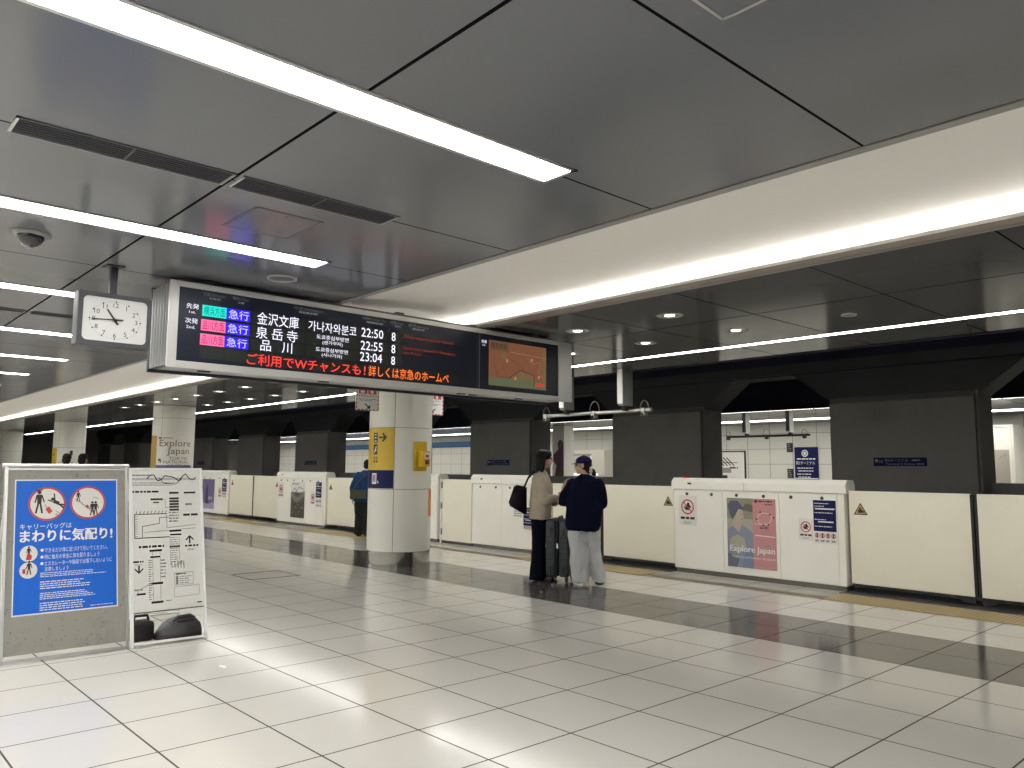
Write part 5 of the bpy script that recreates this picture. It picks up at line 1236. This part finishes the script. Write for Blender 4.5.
# --- two people far off in front of the third pillar, only their heads show over the board
def far_person(label, loc, coat, hh):
    F = Fig(label, loc, RV, (.0, .0, 1.60), hh); B = F.B; F.head(Vector((-.01, 0, 1.44)))
    B.loft([((0, 0, .88), .16, .105, 0), ((0, 0, 1.1), .14, .095, 0), ((0, 0, 1.3), .18, .105, 0), ((0, 0, 1.38), .15, .07, 0), ((0, 0, 1.45), .055, .05, 0)])
    for s_ in (-1, 1):
        F.arm((.18 * s_, 0, 1.34), (.23 * s_, .0, 1.08), (.22 * s_, .08, .85)); F.hand((.22 * s_, .08, .85), (0, .2, -1), (-s_, .2, 0), -s_, .5)
    F.legs([(-.085, 0, .88), (.085, 0, .88)], [(-.085, .02, .48), (.085, .02, .48)], [(-.085, 0, .09), (.085, 0, .09)], [(-.09, .13, .045), (.09, .13, .045)]); F.body(.012); F.face_parts(False)
    B = Blob(); B.loft([((0, 0, .74), .20, .14, 0), ((0, 0, 1.0), .185, .135, 0), ((0, 0, 1.28), .205, .13, 0), ((0, 0, 1.38), .16, .09, 0), ((0, 0, 1.445), .07, .06, 0)])
    for s_ in (-1, 1): B.chain([(.17 * s_, 0, 1.34), (.23 * s_, 0, 1.08), (.22 * s_, .07, .88)], (.07, .06, .05))
    B.melt('coat', coat, F.t, .016, 3, .01, 8., 3)
    B = Blob()
    for s_ in (-1, 1): B.loft([((.085 * s_, 0, .04), .08, .085, 0), ((.085 * s_, .02, .46), .085, .09, 0), ((.07 * s_, 0, .84), .10, .105, 0)])
    B.loft([((0, 0, .74), .16, .115, 0), ((0, 0, .9), .15, .11, 0)]); B.melt('trousers', M_dk, F.t, .016, 3, .008, 8., 3)
    for x in (-.085, .085): shoe(F.t, (x, -.06, 0), (x, .20, 0), M_blackshoe, M_rubber)
    hp = F.hp; B = Blob(); B.ell(hp(-.025, 0, .045), (.105, .095, .09), hh); B.ell(hp(-.05, 0, -.03), (.08, .09, .09), hh); B.ell(hp(.02, 0, .085), (.07, .07, .035), hh); B.melt('hair', M_hair, F.t, .011, 2, .006, 25., 6)
far_person('dark haired person nearer the yellow sign, head showing above the poster board', (-20.0, 4.62, 0), pmat('dark_coat_cloth', (.02, .02, .025), .85), R(95))
far_person('dark haired person nearer the map stand, head showing above the poster board', (-20.1, 4.98, 0), pmat('black_coat_cloth', (.006, .006, .007), .9, spec=.15), R(70))

# --- suitcase between the two women
t = root('suitcase', 'large blue grey hard shell suitcase standing between the two women', 'suitcase', (-7.29, 7.55, 0), RV - R(14))
M_case = pmat('blue_grey_shell', (.030, .036, .044), .45, var=.06, vscale=20); M_caser = pmat('shell_groove', (.012, .015, .018), .5)
for s_, nm in ((-1, 'shell'), (1, 'shell')):
    b = MB(); x0, x1 = (.018, .155) if s_ > 0 else (-.155, -.018)
    b.box((x0, -.27, .075), (x1, .27, .80), M_case, .035, 4, True); o = b.build('shell', t)
    for z in (.19, .30, .37, .44, .51, .58, .70):
        xa, xb_ = (.045, .135) if s_ > 0 else (-.135, -.045)
        MB().box((xa, -.2715, z - .006), (xb_, -.266, z + .006), M_caser, .001).build('groove', o)
    b = MB(); b.box(((.06 if s_ > 0 else -.10), -.279, .60), ((.10 if s_ > 0 else -.06), -.266, .69), M_black, .006); b.build('side_grip', o) if s_ else None
    b = MB(); b.box(((.06 if s_ > 0 else -.10), -.277, .13), ((.10 if s_ > 0 else -.06), -.266, .215), M_black, .004); b.build('foot_pad', o)
    if s_ > 0:
        for y in [-.2 + .08 * i for i in range(6)]: MB().box((.153, y - .012, .13), (.160, y + .012, .74), M_case, .004).build('rib', o)
MB().box((-.02, -.262, .085), (.02, .262, .79), M_black, .03, 3, True).build('zip_band', t)
b = MB(); b.box((-.012, -.27, .44), (.012, -.262, .50), M_alu, .002); b.build('lock', t)
b = MB(); b.tube([(.0, -.13, .795), (.0, -.12, .825), (.0, .10, .825), (.0, .12, .795)], .014, M_black, 10); b.build('carry_handle', t)
for x in (-.11, .11):
    for y in (-.20, .20):
        b = MB(); b.lathe([(.001, -.016), (.026, -.016), (.03, -.008), (.03, .008), (.026, .016), (.001, .016)], (x, y, .030), M_black, 18, 'X'); w_ = b.build('wheel', t)
        b = MB(); b.box((x - .022, y - .02, .032), (x + .022, y + .022, .08), M_dark, .006); b.build('wheel_fork', w_)

# ------------------------------------------------------------------ render look
w = bpy.data.worlds.new('world'); sc.world = w; w.use_nodes = True
w.node_tree.nodes['Background'].inputs[0].default_value = (.01, .011, .014, 1); w.node_tree.nodes['Background'].inputs[1].default_value = .3
sc.view_settings.view_transform = 'Standard'; sc.view_settings.look = 'None'; sc.view_settings.gamma = 1; sc.view_settings.use_curve_mapping = False
sc.view_settings.exposure = .35
sc.cycles.max_bounces = 10; sc.cycles.diffuse_bounces = 6; sc.cycles.use_denoising = True
